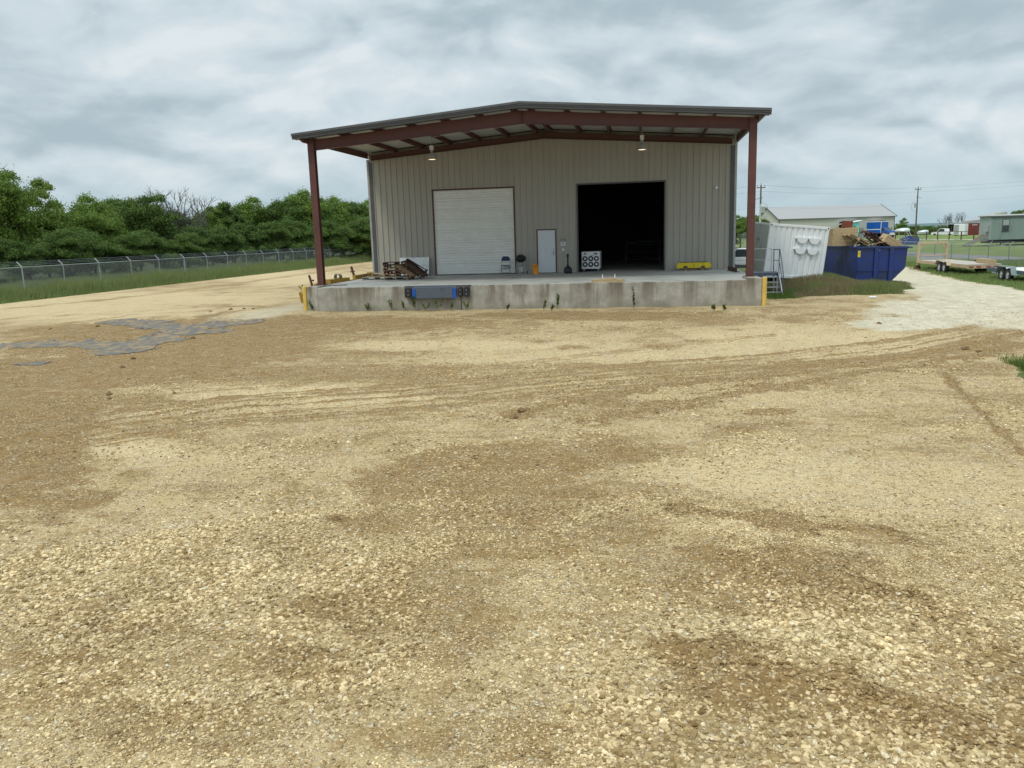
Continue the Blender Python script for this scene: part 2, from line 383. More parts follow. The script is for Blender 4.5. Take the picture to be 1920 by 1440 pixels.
FABS = [([(-40, 652), (60, 646), (140, 645), (240, 648), (300, 638)], 1.15), ([(225, 658), (290, 636), (350, 618), (400, 610), (455, 606)], 1.2), ([(330, 628), (400, 622)], 1.1),
        ([(215, 603), (260, 606), (300, 612), (360, 614)], 1.2), ([(-20, 694), (30, 688), (66, 683)], .55), ([(110, 724), (160, 721), (195, 715)], .3), ([(190, 668), (225, 660)], .14)]
SOILM = [ell(315, 594, 100, 7), ell(180, 626, 105, 9), ell(500, 588, 90, 8), ell(390, 604, 55, 3)]
def terrain(x, y):
    s_ = (x-19)+(y-2)*.6
    h = -.5*ss(5, 28, s_)*(1-ss(50, 90, s_))
    h = h+.34*np.exp(-(((x-22.2)/2.3)**2+((y-8.4)/3.2)**2))*ss(18.6, 21, x)
    r = np.hypot(x-14, y+33); h = h-.02*np.clip(r-210, 0, 500)
    h = h+np.where(r > 500, 1, 0)*0
    return h
def masks(x, y):
    n1 = fbm(x*.9, y*.9)-.5; n2 = fbm(x*3.1+9, y*3.1)-.5
    b = np.full(x.shape, .33)+.75*n1+.25*n2
    for e, k in BE: b = np.maximum(b, min(1, k+.2)*ellmask(x, y, e, .45, n1*1.3+n2*.8))
    tr = np.zeros(x.shape)
    for p, wd, k in TRACK: tr = np.maximum(tr, k*segmask(x, y, p, wd*1.5, np.clip(n1*3+n2*4, -.6, 3)))
    p_ = np.zeros(x.shape)
    for e, k in PE: p_ = np.maximum(p_, k*ellmask(x, y, e, .5, n1*1.2+n2*.6))
    b = b*(1-.9*p_)+.34*(fbm(x*5+3, y*7, 5)-.5)+.14*n1; b = np.maximum(b, tr)
    road = np.zeros(x.shape)
    for e, k in RE: road = np.maximum(road, k*ellmask(x, y, e, .35, n1+n2*.5))
    road = np.maximum(road, ss(24.5, 27, x+n1*2)*(1-ss(30.5, 32.5, x+(y-12)*-.12+n1))*ss(-6, 0, y-(x-24)*.2))
    road = np.maximum(road, .55*ss(-9, -3, y+n1*3)*(1-ss(8, 14, y))*ss(-4.5, -1.5, x+n1)*(1-ss(-1, .6, x)))
    # grass
    g = (1-ss(-21.9, -21.2, x+n1*.9))*ss(-60, -30, y)
    gr = ss(18.9, 19.1, x)*(1-ss(25.2, 26.6, x-(y-6)*.22+n1*2.2))*ss(1.0, 2.4, y+n1*1.5-.25*np.clip(x-19, 0, 9))
    g = np.maximum(g, gr)
    g = np.maximum(g, ss(31.2, 32.3, x+n1*1.2-(y-12)*.12)*ss(-6, 2, y))
    g = np.maximum(g, ss(60, 75, y)*ss(-19, -17, x))
    e = ell(1945, 700, 34, 26); g = np.maximum(g, ellmask(x, y, e, .4, n2))
    return b, road, g, tr, p_, n1, n2
def detail(x, y, b, tr, g):
    d = np.hypot(x-CAM[0], y-CAM[1]); near = 1-ss(30, 60, d)
    h = (fbm(x*1.3, y*1.3, 5)-.5)*.07+(fbm(x*9, y*9, 3)-.5)*.03
    h = h+tr*.035*(.5+fbm(x*4, y*4, 3))+np.clip(b-.5, 0, 1)*.03*fbm(x*6, y*6, 3)
    for e in SOILM: h = h+.10*ellmask(x, y, e, .7, (fbm(x*2, y*2)-.5))
    return h*near
def groundz(x, y):
    x = np.atleast_1d(np.asarray(x, float)); y = np.atleast_1d(np.asarray(y, float))
    b, road, g, tr, p_, n1, n2 = masks(x, y)
    return terrain(x, y)+detail(x, y, b, tr, g)
def gz(x, y): return float(groundz(x, y)[0])

def ground_mat():
    m = bpy.data.materials.new('gravel_ground'); m.use_nodes = True; m.node_tree.nodes.clear(); t = NT(m.node_tree); M['ground'] = m
    o = t.node('ShaderNodeTexCoord').outputs['Object']
    at_ = t.node('ShaderNodeAttribute', attribute_name='mask'); a = t.node('ShaderNodeSeparateColor', {0: at_.outputs['Color']})
    at2 = t.node('ShaderNodeAttribute', attribute_name='mask2'); a2 = t.node('ShaderNodeSeparateColor', {0: at2.outputs['Color']})
    soil, road, gr = a.outputs[0], a.outputs[1], a.outputs[2]; far, track = a2.outputs[0], a2.outputs[1]
    nf = t.noise(o, 7., 8., .65); nm = t.noise(o, 1.7, 6., .6); nx = t.noise(o, 34., 3., .6)
    sm = t.math('ADD', soil, t.math('MULTIPLY', t.math('SUBTRACT', nf, .5), .9))
    sm = t.math('ADD', sm, t.math('MULTIPLY', t.math('SUBTRACT', nx, .5), .7)); st = t.noise(t.scale(o, (.35, 2.6, 1)), 2.2, 5., .6); sm = t.math('ADD', sm, t.math('MULTIPLY', t.math('SUBTRACT', st, .5), .55))
    sm = t.smooth(sm, .20, .66)
    fines = t.mix(t.lin(nm, .3, .7), (.64, .48, .235), (.80, .63, .355)); fines = t.mix(t.math('MULTIPLY', at_.outputs['Alpha'], .6), fines, (.81, .655, .40))
    brown = t.mix(t.lin(nf, .3, .7), (.175, .102, .038), (.38, .245, .10))
    base = t.mix(sm, fines, brown)
    # crushed limestone chips at two sizes
    def chips(scale, seed):
        v = t.node('ShaderNodeVectorMath', {0: o, 1: (seed, seed*2, 0)}, operation='ADD').outputs[0]
        v = t.node('ShaderNodeVectorMath', {0: v, 1: t.node('ShaderNodeVectorMath', {0: t.node('ShaderNodeTexNoise', {'Vector': v, 'Scale': scale*.7, 'Detail': 2.}).outputs['Color'], 3: .5/scale}, operation='SCALE').outputs[0]}, operation='ADD').outputs[0]
        vo = t.node('ShaderNodeTexVoronoi', {'Vector': v, 'Scale': scale, 'Randomness': 1.}, feature='F1')
        ed = t.node('ShaderNodeTexVoronoi', {'Vector': v, 'Scale': scale, 'Randomness': 1.}, feature='DISTANCE_TO_EDGE').outputs[0]
        sc = t.node('ShaderNodeSeparateColor', {0: vo.outputs['Color']})
        return sc, ed
    sc, ed = chips(26., 3.); sc2, ed2 = chips(52., 11.)
    stone = t.mix(sc.outputs[0], (.31, .205, .092), (.80, .61, .36)); stone = t.mix(t.smooth(sc.outputs[1], .78, .95, 0, .8), stone, (.78, .71, .54))
    cov = t.math('SUBTRACT', t.math('ADD', .50, t.math('MULTIPLY', t.math('SUBTRACT', nm, .5), 1.6)), t.math('MULTIPLY', sm, .22))
    k1 = t.math('MULTIPLY', t.math('LESS_THAN', sc.outputs[2], cov), t.smooth(ed, .02, .09))
    k2 = t.math('MULTIPLY', t.math('LESS_THAN', sc2.outputs[2], t.math('ADD', cov, .05)), t.smooth(ed2, .03, .12))
    stone2 = t.mix(sc2.outputs[0], (.38, .27, .15), (.76, .62, .42))
    c = t.mix(t.math('MULTIPLY', k2, .85), t.mix(.55, base, (.10, .068, .03)), stone2)
    c = t.mix(t.math('MULTIPLY', k1, .9), c, stone)
    c = t.mix(t.math('MULTIPLY', t.lin(nm, .2, .8, .7, .95), t.math('SUBTRACT', 1., t.math('MULTIPLY', at_.outputs['Alpha'], .35))), base, c)
    c = t.mix(t.math('MULTIPLY', sm, .28), c, brown)
    # packed white road
    rc = t.mix(t.lin(t.noise(t.scale(o, (1, .35, 1)), 2.3, 7., .7), .3, .7), (.52, .46, .33), (.72, .655, .50))
    rk = t.math('MULTIPLY', t.smooth(t.math('ADD', road, t.math('ADD', t.math('MULTIPLY', t.math('SUBTRACT', nf, .5), .6), t.math('MULTIPLY', t.math('SUBTRACT', nx, .5), .5))), .15, .85), .92)
    c = t.mix(rk, c, rc)
    gcol = t.mix(t.lin(nf, .3, .7), (.055, .095, .022), (.15, .19, .055)); gcol = t.mix(t.smooth(nm, .5, .72), gcol, (.20, .165, .085))
    gfar = t.mix(t.lin(t.noise(o, .12, 6., .6), .35, .65), (.13, .20, .055), (.24, .27, .10))
    gcol = t.mix(far, gcol, gfar); gcol = t.mix(t.smooth(t.node('ShaderNodeSeparateXYZ', {0: o}).outputs[0], -32., -36.), gcol, (.045, .06, .025))  # ground beneath the left trees is coloured dark to stand for their shade
    gk = t.smooth(t.math('ADD', gr, t.math('MULTIPLY', t.math('SUBTRACT', nf, .5), .8)), .35, .65)
    c = t.mix(gk, c, gcol)
    asphalt = t.mix(nf, (.20, .19, .20), (.30, .29, .30)); c = t.mix(a2.outputs[2], c, asphalt)
    hgt = t.math('ADD', t.math('MULTIPLY', k1, t.math('ADD', t.math('MULTIPLY', t.smooth(ed, 0, .3), .8), t.math('MULTIPLY', sc.outputs[1], .5))), t.math('MULTIPLY', k2, t.smooth(ed2, 0, .3, 0, .4)))
    hgt = t.math('ADD', hgt, t.math('MULTIPLY', nf, .8))
    bm = t.node('ShaderNodeBump', {'Height': hgt, 'Strength': .9, 'Distance': .02}).outputs[0]
    p = t.node('ShaderNodeBsdfPrincipled', {'Base Color': c, 'Roughness': .95, 'Specular IOR Level': .15, 'Normal': bm})
    t.node('ShaderNodeOutputMaterial', {0: p.outputs[0]})
ground_mat()
def graded(lo, hi, c0, c1, step, grow, cap):
    core = np.arange(c0, c1+1e-6, step); out = [core]
    for sgn, a, lim in ((1, c1, hi), (-1, c0, lo)):
        v = a; st = step; l = []
        while sgn*(lim-v) > 0: st = min(st*grow, cap); v += sgn*st; l.append(v)
        out = [np.array(l[::-1])]+out if sgn < 0 else out+[np.array(l)]
    return np.concatenate(out)
gx = graded(-2500, 2500, -4., 24., .075, 1.035, 90)
gy = graded(-120, 2600, -30.5, -20, .07, 1.0065, 80)
gx = gx[(gx > -2600)]; X, Y = np.meshgrid(gx, gy); xs, ys = X.ravel(), Y.ravel()
b, road, g, tr, p_, n1, n2 = masks(xs, ys)
Z = terrain(xs, ys)+detail(xs, ys, b, tr, g)
nx, ny = len(gx), len(gy); I = (np.arange(ny-1)[:, None]*nx+np.arange(nx-1)[None]).ravel()
dist = np.hypot(xs-CAM[0], ys-CAM[1]); one = np.ones_like(xs)
# the public road behind each fence
asph = ss(-34.2, -33.8, xs)*(1-ss(-30.2, -29.8, xs))*.0
def road_line(x, y):   # grey lane beyond the right fence
    s_ = (x-42)*.97+(y-40)*.23
    return ss(3., 3.3, s_)*(1-ss(7.3, 7.6, s_))*ss(5, 15, x)
asph = np.maximum(road_line(xs, ys)*ss(30, 34, xs), ss(-34., -33.6, xs)*(1-ss(-31.4, -31, xs)))
attr = {'mask': np.stack([b, road, g, np.clip(p_, 0, 1)], 1), 'mask2': np.stack([ss(70, 110, dist), tr, asph, one], 1)}
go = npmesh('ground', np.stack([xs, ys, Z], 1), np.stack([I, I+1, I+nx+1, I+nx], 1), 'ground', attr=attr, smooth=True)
tag(go, kind='structure')

# ---- loose stones lying on the yard (one uncountable mass)
def stone_mat():
    m = bpy.data.materials.new('stone'); m.use_nodes = True; m.node_tree.nodes.clear(); t = NT(m.node_tree); M['stone'] = m
    c = t.node('ShaderNodeAttribute', attribute_name='tint').outputs['Color']; o = t.node('ShaderNodeTexCoord').outputs['Object']
    c = t.mix(t.smooth(t.noise(o, 60., 3.), .45, .7, 0, .45), c, (.24, .17, .085))
    p = t.node('ShaderNodeBsdfPrincipled', {'Base Color': c, 'Roughness': .9, 'Specular IOR Level': .2})
    t.node('ShaderNodeOutputMaterial', {0: p.outputs[0]})
stone_mat()
def stones(n_try, rmin, rmax, smin, smax, name, label, dens_k, fine=True):
    u = rng.random(n_try); r = np.sqrt(rmin**2+u*(rmax**2-rmin**2)); a = YAW+rng.uniform(-.66, .66, n_try)+PI/2
    x = CAM[0]+r*np.cos(a); y = CAM[1]+r*np.sin(a)
    b, road, g, tr, p_, n1, n2 = masks(x, y)
    cl = fbm(x*1.1+50, y*1.1, 5); prob = dens_k*(.42+.65*ss(.38, .62, cl))*(1-.6*p_)*(1-g)*(1-.42*np.clip(b-.4, 0, 1)/.6)
    prob = prob*(1+.5*np.clip(tr, 0, 1))*(1-.85*np.clip(road*1.3, 0, 1))
    k = rng.random(n_try) < prob; x, y, b, tr, r = x[k], y[k], b[k], tr[k], r[k]; n = len(x)
    z = groundz(x, y)
    if fine:
        phi = (1+5**.5)/2
        ico = np.array([(-1, phi, 0), (1, phi, 0), (-1, -phi, 0), (1, -phi, 0), (0, -1, phi), (0, 1, phi), (0, -1, -phi), (0, 1, -phi), (phi, 0, -1), (phi, 0, 1), (-phi, 0, -1), (-phi, 0, 1)])/1.9
        F = np.array([(0, 11, 5), (0, 5, 1), (0, 1, 7), (0, 7, 10), (0, 10, 11), (1, 5, 9), (5, 11, 4), (11, 10, 2), (10, 7, 6), (7, 1, 8), (3, 9, 4), (3, 4, 2), (3, 2, 6), (3, 6, 8), (3, 8, 9), (4, 9, 5), (2, 4, 11), (6, 2, 10), (8, 6, 7), (9, 8, 1)])
    else:
        ico = np.array([(1., 0, 0), (0, 1, 0), (-1, 0, 0), (0, -1, 0), (.25, .2, .9), (0, 0, -.8)]); F = np.array([(0, 1, 4), (1, 2, 4), (2, 3, 4), (3, 0, 4), (1, 0, 5), (2, 1, 5), (3, 2, 5), (0, 3, 5)])
    nv_ = len(ico)
    big = fbm(x*.7+90, y*.7, 3)
    s_ = (smin+(smax-smin)*rng.random(n)**4.2*(.6+.8*ss(.36, .72, big)))/2*.64*(1-.25*np.clip(b-.3, 0, .7))
    V = ico[None]*(1+rng.uniform(-.32, .32, (n, nv_, 1)))
    V = V*(np.stack([rng.uniform(.8, 1.5, n), rng.uniform(.7, 1.1, n), rng.uniform(.42, .8, n)], 1)[:, None])*s_[:, None, None]
    th = rng.uniform(0, 2*PI, n); ti = rng.normal(0, .35, n)
    c, sn = np.cos(ti)[:, None], np.sin(ti)[:, None]; V = np.stack([V[..., 0], c*V[..., 1]-sn*V[..., 2], sn*V[..., 1]+c*V[..., 2]], 2)
    c, sn = np.cos(th)[:, None], np.sin(th)[:, None]; V = np.stack([c*V[..., 0]-sn*V[..., 1], sn*V[..., 0]+c*V[..., 1], V[..., 2]], 2)
    V += np.stack([x, y, z+s_*.12], 1)[:, None]
    q = rng.random(n)
    lo = np.array([.28, .19, .08]); hi = np.array([.83, .66, .385]); T = lo+(hi-lo)*q[:, None]
    T[rng.random(n) < .05] = (.74, .64, .44); dk = rng.random(n) < .18+.4*np.clip(b-.4, 0, 1); T[dk] *= (.6, .54, .45); T *= (1-np.clip(b-.3, 0, .7)[:, None]*np.array([.42, .5, .58])); T *= 1-.12*(fbm(x*2.3, y*2.3)[:, None] > .5)
    tint = np.repeat(np.concatenate([T, np.ones((n, 1))], 1), nv_, 0)
    Fa = (F[None]+nv_*np.arange(n)[:, None, None]).reshape(-1, 3)
    o_ = npmesh(name, V.reshape(-1, 3), Fa, 'stone', attr={'tint': tint}); tag(o_, label, 'gravel', kind='stuff'); return n
N1 = stones(330000, 3.9, 9.0, .012, .062, 'gravel_stones', 'loose pale crushed limestone gravel lying over the front of the yard', .85)
N2 = stones(330000, 9.0, 19., .018, .07, 'far_gravel_stones', 'loose pale gravel scattered over the middle of the yard', .7, False)
N3 = stones(90000, 19., 31., .03, .09, 'distant_gravel_stones', 'sparse loose stones near the foot of the loading dock', .6, False)

# ---- bare fabric showing through the gravel at left
def fabric():
    m = mat('fabric', (.12, .112, .10), .85, 0, .3, 4., dirt=(.27, .19, .095), dscale=3.5, dlo=.44, dhi=.62, stretch=(1, .5, 1))
    fx = np.arange(-8.5, 5.5, .05); fy = np.arange(-15, -3, .05); X, Y = np.meshgrid(fx, fy); x, y = X.ravel(), Y.ravel()
    n1 = fbm(x*.8+y*.35, y*.8-x*.35)-.5; n2 = fbm(x*4.1+y*2.6+9, y*4.1-x*2.6, 5)-.5; n3 = n2
    k = np.zeros(x.shape)
    for pts, wd in FABS: k = np.maximum(k, segmask(x, y, pts, wd, np.clip(n1*1.2+n2*.9, -.5, 2.5)))
    for e in SOILM: k = np.minimum(k, 1-ellmask(x, y, e, .3, n2*.8))
    z = groundz(x, y)+.012+.01*np.sin(x*3+y*9+4*n1)*(.5+n2)
    nx = len(fx); I = (np.arange(len(fy)-1)[:, None]*nx+np.arange(nx-1)[None]).ravel()
    F = np.stack([I, I+1, I+nx+1, I+nx], 1); F = F[(k[F] > .45).all(1)]
    used, inv = np.unique(F, return_inverse=True)
    o_ = npmesh('geotextile_fabric', np.stack([x, y, z], 1)[used], inv.reshape(-1, 4), 'fabric', smooth=True)
    tag(o_, 'torn grey ground fabric showing through the brown soil left of the dock', 'ground fabric')
    # folds
fabric()
def clod(px, py, s_, label):
    p = gp(px, py); mb = MB(); n = 9; vs = []
    prof = [(0, .9), (.55, .75), (.9, .35), (1, 0), (.9, -.3), (0, -.4)]
    mb.lathe([(r*s_, h*s_*.7) for r, h in prof], n=n); mb.v = [(v[0]*(1+random.uniform(-.3, .4)), v[1]*(1+random.uniform(-.3, .3)), v[2]*(1+random.uniform(-.35, .35))) for v in mb.v]
    o_ = mb.build('soil_clod', 'clod', smooth=False); o_.location = (p[0], p[1], gz(p[0], p[1])+s_*.1); o_.rotation_euler = (0, 0, random.uniform(0, 6))
    tag(o_, label, 'soil clod', 'clods of dark soil on the yard')
mat('clod', (.17, .105, .045), .95, var=.3, vscale=12, bump=.02, bscale=30)
for px, py, s_, lb in [(433, 582, .10, 'first dark soil clod behind the fabric, left of the dock'), (458, 581, .08, 'middle dark soil clod on the ridge left of the dock'), (475, 582, .07, 'rightmost dark soil clod on the ridge left of the dock'),
                       (395, 586, .08, 'lone soil clod at the upper edge of the fabric patch'), (362, 636, .09, 'soil clod lying on the widest part of the grey fabric'), (230, 691, .07, 'lone brown clod below the fabric strip'),
                       (250, 674, .07, 'small clod beside the torn end of the fabric'), (95, 620, .07, 'small clod left of the soil mound'), (183, 613, .07, 'clod on top of the soil mound beside the fabric'),
                       (978, 776, .075, 'large dark clod in the middle of the yard'), (966, 784, .045, 'smaller clod touching the large dark clod mid yard'), (632, 972, .04, 'small dark clod left of centre yard'),
                       (205, 740, .07, 'broken clod in the left yard by the brown soil'), (206, 750, .045, 'small clod next to the broken left clod'), (1810, 657, .09, 'dark clod heaped in the wheel tracks at right'), (1835, 661, .07, 'second clod in the right wheel tracks'), (327, 740, .045, 'tiny clod right of the broken left clod'),
                       (1648, 607, .08, 'clod at the edge of the white road')]:
    clod(px, py, s_, lb)

# ================================================================== WAREHOUSE
WX = 18.29; WY = 7.54; ZF = 1.0; XR = 9.17
def roofz(x, y=0): return 8.06-.0802*abs(x-XR)            # underside of the roof deck
wh = thing('warehouse_building', 'grey ribbed metal warehouse with a red steel canopy over its loading dock', 'warehouse', (XR, WY, ZF))
def PW(mb, name, m, **k):
    o_ = mb.build(name, m, None, **k); o_.parent = wh; o_.matrix_parent_inverse = Matrix.Translation((-XR, -WY, -ZF)); return o_
OPN = [(3.35, 7.50, ZF+4.28), (8.69, 9.59, ZF+2.14), (10.75, 14.975, ZF+4.29)]
def ribwall(x0, x1, yf, opn, ztop, z0, sgn=-1):
    xs_ = {x0, x1, XR}
    k = x0+.2
    prof = []
    while k < x1-.12:
        prof += [(k-.036, 0), (k-.022, .038), (k+.022, .038), (k+.036, 0)]; k += .305
    def dep(x):
        for i in range(0, len(prof), 4):
            a, b_, c_, d_ = [q[0] for q in prof[i:i+4]]
            if a <= x <= d_:
                return .038*min(1, (x-a)/(b_-a), (d_-x)/(d_-c_))
        return 0
    X_ = sorted(xs_ | {q[0] for q in prof} | {e for o in opn for e in o[:2]})
    X_ = [x for x in X_ if x0 <= x <= x1]
    mb = MB()
    for a, b_ in zip(X_[:-1], X_[1:]):
        m_ = (a+b_)/2; zb = z0
        for o in opn:
            if o[0] < m_ < o[1]: zb = o[2]
        ya, yb = yf+sgn*dep(a), yf+sgn*dep(b_)
        mb.add([(a, ya, zb), (b_, yb, zb), (b_, yb, ztop(b_)), (a, ya, ztop(a))], [(0, 1, 2, 3)])
    return mb
PW(ribwall(.02, 18.27, WY, OPN, lambda x: roofz(x)-.05, ZF), 'front_wall', 'siding', fix=False)
D2 = WY+28
mb = MB()
mb.box(.0, .05, WY+.03, D2, 0, roofz(0)-.06); PW(mb, 'side_wall', 'siding')
mb = MB(); mb.box(18.24, 18.29, WY+.03, D2, 0, roofz(0)-.06); PW(mb, 'side_wall', 'siding')
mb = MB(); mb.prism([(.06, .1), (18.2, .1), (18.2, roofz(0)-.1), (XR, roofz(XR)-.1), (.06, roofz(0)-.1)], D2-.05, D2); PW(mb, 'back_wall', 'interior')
mb = MB(); mb.box(.06, 18.23, WY+.06, D2-.06, .94, ZF-.004); PW(mb, 'inside_floor', 'concrete_top')
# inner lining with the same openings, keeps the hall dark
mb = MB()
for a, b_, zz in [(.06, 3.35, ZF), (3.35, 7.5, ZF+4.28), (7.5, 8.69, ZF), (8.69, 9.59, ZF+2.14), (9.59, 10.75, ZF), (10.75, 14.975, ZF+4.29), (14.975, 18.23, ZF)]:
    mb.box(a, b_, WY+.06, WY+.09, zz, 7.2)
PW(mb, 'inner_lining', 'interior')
mb = MB()
for s_ in (-1, 1):
    xe = XR+s_*9.59
    for za, zb, ya, yb, mm in ((.0, .045, -.55, D2, 0),):
        P_ = [(XR, ya, roofz(XR)+za), (xe, ya, roofz(xe)+za), (xe, yb, roofz(xe)+za), (XR, yb, roofz(XR)+za)]
        mb.add(P_+[(p[0], p[1], p[2]+zb) for p in P_], [(0, 1, 2, 3), (4, 5, 6, 7), (0, 1, 5, 4), (1, 2, 6, 5), (2, 3, 7, 6)])
PW(mb, 'roof', 'roof_metal', fix=False)
mb = MB()                                            # pale insulated underside of the deck, corrugated
for s_ in (-1, 1):
    n = 26
    for i in range(n):
        y0 = -.45+(WY+.4)*i/n; y1 = y0+(WY+.4)/n*.86; xe = XR+s_*9.45
        z_ = -.012
        mb.add([(XR, y0, roofz(XR)+z_), (xe, y0, roofz(xe)+z_), (xe, y1, roofz(xe)+z_), (XR, y1, roofz(XR)+z_), (XR, y1+.03, roofz(XR)-.001), (xe, y1+.03, roofz(xe)-.001)], [(0, 1, 2, 3), (3, 2, 5, 4)])
PW(mb, 'roof_underside', 'deck', fix=False)
for s_ in (-1, 1):                                    # eave trim, one per rake side
    xe = XR+s_*9.6; mb = MB()
    for y0, y1, z0, z1 in ((-.67, -.56, -.075, -.02), (-.71, -.56, -.014, .075), (-.63, -.56, -.155, -.081)):
        P_ = [(XR, y0, roofz(XR)+z0), (xe, y0, roofz(xe)+z0), (xe, y0, roofz(xe)+z1), (XR, y0, roofz(XR)+z1)]
        mb.add(P_+[(p[0], y1, p[2]) for p in P_], [(0, 1, 2, 3), (4, 7, 6, 5), (0, 4, 5, 1), (3, 2, 6, 7), (1, 5, 6, 2)])
    PW(mb, 'rake_trim', 'fascia')
    mb = MB(); P_ = [(XR, -.56, roofz(XR)-.15), (xe-.05*s_, -.56, roofz(xe)-.15), (xe-.05*s_, -.30, roofz(xe)-.155), (XR, -.30, roofz(XR)-.155)]
    mb.add(P_, [(0, 1, 2, 3)]); PW(mb, 'soffit', 'fascia', fix=False)
    mb = MB(); xs_ = XR+s_*9.22; xo = XR+s_*9.5
    mb.add([(xs_, -.5, roofz(xs_)-.31), (xs_, WY, roofz(xs_)-.31), (xo, WY, roofz(xo)-.02), (xo, -.5, roofz(xo)-.02), (xs_-s_*.05, -.5, roofz(xs_)-.31), (xs_-s_*.05, WY, roofz(xs_)-.31), (xs_-s_*.05, WY, roofz(xs_)-.03), (xs_-s_*.05, -.5, roofz(xs_)-.03)],
           [(0, 1, 2, 3), (4, 5, 1, 0), (4, 7, 6, 5), (0, 3, 7, 4), (1, 5, 6, 2)]); PW(mb, 'eave_strut', 'red_iron')
    # rafters: front beam between the columns and the one against the wall
    def ibeam(y, xa, ha, hb, name, m, dz0=0.):
        za, zb = roofz(xa)-.205+dz0, roofz(XR)-.205+dz0; mb = MB()
        def sl(xa_, xb_, y0, y1, a0, a1, b0, b1):
            mb.add([(xa_, y0, a0), (xb_, y0, b0), (xb_, y0, b1), (xa_, y0, a1), (xa_, y1, a0), (xb_, y1, b0), (xb_, y1, b1), (xa_, y1, a1)], [(0, 1, 2, 3), (4, 7, 6, 5), (0, 4, 5, 1), (3, 2, 6, 7), (0, 3, 7, 4), (1, 5, 6, 2)])
        sl(xa, XR, y-.006, y+.006, za-ha+.012, za-.012, zb-hb+.012, zb-.012)
        sl(xa, XR, y-.10, y+.10, za-ha, za-ha+.012, zb-hb, zb-hb+.012); sl(xa, XR, y-.10, y+.10, za-.012, za, zb-.012, zb)
        sl(XR-s_*.012, XR, y-.10, y+.10, zb-hb+.013, zb-.013, zb-hb+.013, zb-.013)
        PW(mb, name, m)
    ibeam(-.02, XR+s_*8.97, .42, .50, 'front_beam', 'red_iron')
    ibeam(WY-.22, XR+s_*8.97, .24, .29, 'wall_beam', 'brown_trim')  # rafter coloured darker brown to carry the shadow under the canopy
    # column
    mb = MB(); xc = XR+s_*9.02; zt = roofz(xc)-.21
    mb.box(xc-.14, xc+.14, -.13, -.118, ZF+.09, zt); mb.box(xc-.14, xc+.14, .118, .13, ZF+.09, zt); mb.box(xc-.005, xc+.005, -.117, .117, ZF+.09, zt)
    mb.box(xc-.2, xc+.2, -.19, .19, ZF+.062, ZF+.089); mb.box(xc-.15, xc+.15, -.14, .14, zt-.42, zt-.405)
    PW(mb, 'column', 'red_iron')
    for i in range(7):
        xp = XR+s_*(.34+1.45*i) if i < 6 else None
        if xp is None: continue
        mb = MB(); zt = roofz(xp)-.014
        mb.box(xp-.008, xp+.008, -.5, WY-.02, zt-.19, zt, 0); mb.box(xp-.008-s_*.0-.06, xp-.009, -.5, WY-.02, zt-.19, zt-.18); mb.box(xp+.009, xp+.07, -.5, WY-.02, zt-.012, zt)
        PW(mb, 'purlin', 'red_iron')
# corner trims: dark downspout strip and pale flange
for xa, xb, m in ((.0, .19, 'trim_dark'), (18.10, 18.285, 'trim_dark')):
    mb = MB(); mb.box(xa, xb, WY-.05, WY-.034, ZF-.04, roofz(xa)-.5); PW(mb, 'corner_trim', m)
for xa, xb in ((-.11, -.003), (18.288, 18.40)):
    mb = MB(); mb.box(xa, xb, WY-.04, WY+.2, .1, roofz(xa)-.35, .01); PW(mb, 'downspout', 'trim_light')
# openings' trims
def frame(x0, x1, zt, w_, m, name, y=WY-.045):
    mb = MB(); mb.box(x0-w_, x0, y, WY+.07, ZF, zt+w_); mb.box(x1, x1+w_, y, WY+.07, ZF, zt+w_); mb.box(x0, x1, y, WY+.07, zt, zt+w_); return PW(mb, name, m)
frame(3.35, 7.50, ZF+4.28, .07, 'brown_trim', 'door_frame')
fr2 = frame(10.75, 14.975, ZF+4.29, .07, 'trim_dark', 'opening_frame')
frame(8.69, 9.59, ZF+2.14, .05, 'brown_trim', 'door_frame', y=WY-.05)
# roll-up door with curved slats
mb = MB(); n = 32; H_ = 4.28/n
for i in range(n):
    z0 = ZF+.02+i*(4.26/n); hh = 4.26/n; g_ = .003 if i % 4 else .014
    pr = [(0, g_), (.06, .004), (.3, -.007), (.55, -.010), (.8, -.006), (.94, .004), (1, g_)]
    for (a, ya), (b_, yb) in zip(pr[:-1], pr[1:]):
        mb.add([(3.352, WY+.02+ya, z0+a*hh), (7.498, WY+.02+ya, z0+a*hh), (7.498, WY+.02+yb, z0+b_*hh), (3.352, WY+.02+yb, z0+b_*hh)], [(0, 1, 2, 3)])
PW(mb, 'roll_up_door', 'door_white', fix=False)
mb = MB(); mb.box(3.36, 7.49, WY-.02, WY+.03, ZF+.002, ZF+.035); PW(mb, 'bottom_seal', 'black')
mb = MB(); mb.box(8.694, 9.586, WY-.03, WY+.015, ZF+.02, ZF+2.136, .006); dr = PW(mb, 'entry_door', 'door_panel')
mb = MB(); mb.box(9.47, 9.53, WY-.05, WY-.032, ZF+.88, ZF+1.12, .004); mb.bar((9.50, WY-.085, ZF+1.0), (9.38, WY-.085, ZF+1.0), .025); mb.tube([(9.5, WY-.04, ZF+1.0), (9.5, WY-.09, ZF+1.0)], .014)
mb.lathe([(0, -.075), (.03, -.07), (.03, -.032)], (9.50, WY, ZF+1.22), 12, 'y'); hd = mb.build('handle', 'steel'); hd.parent = dr
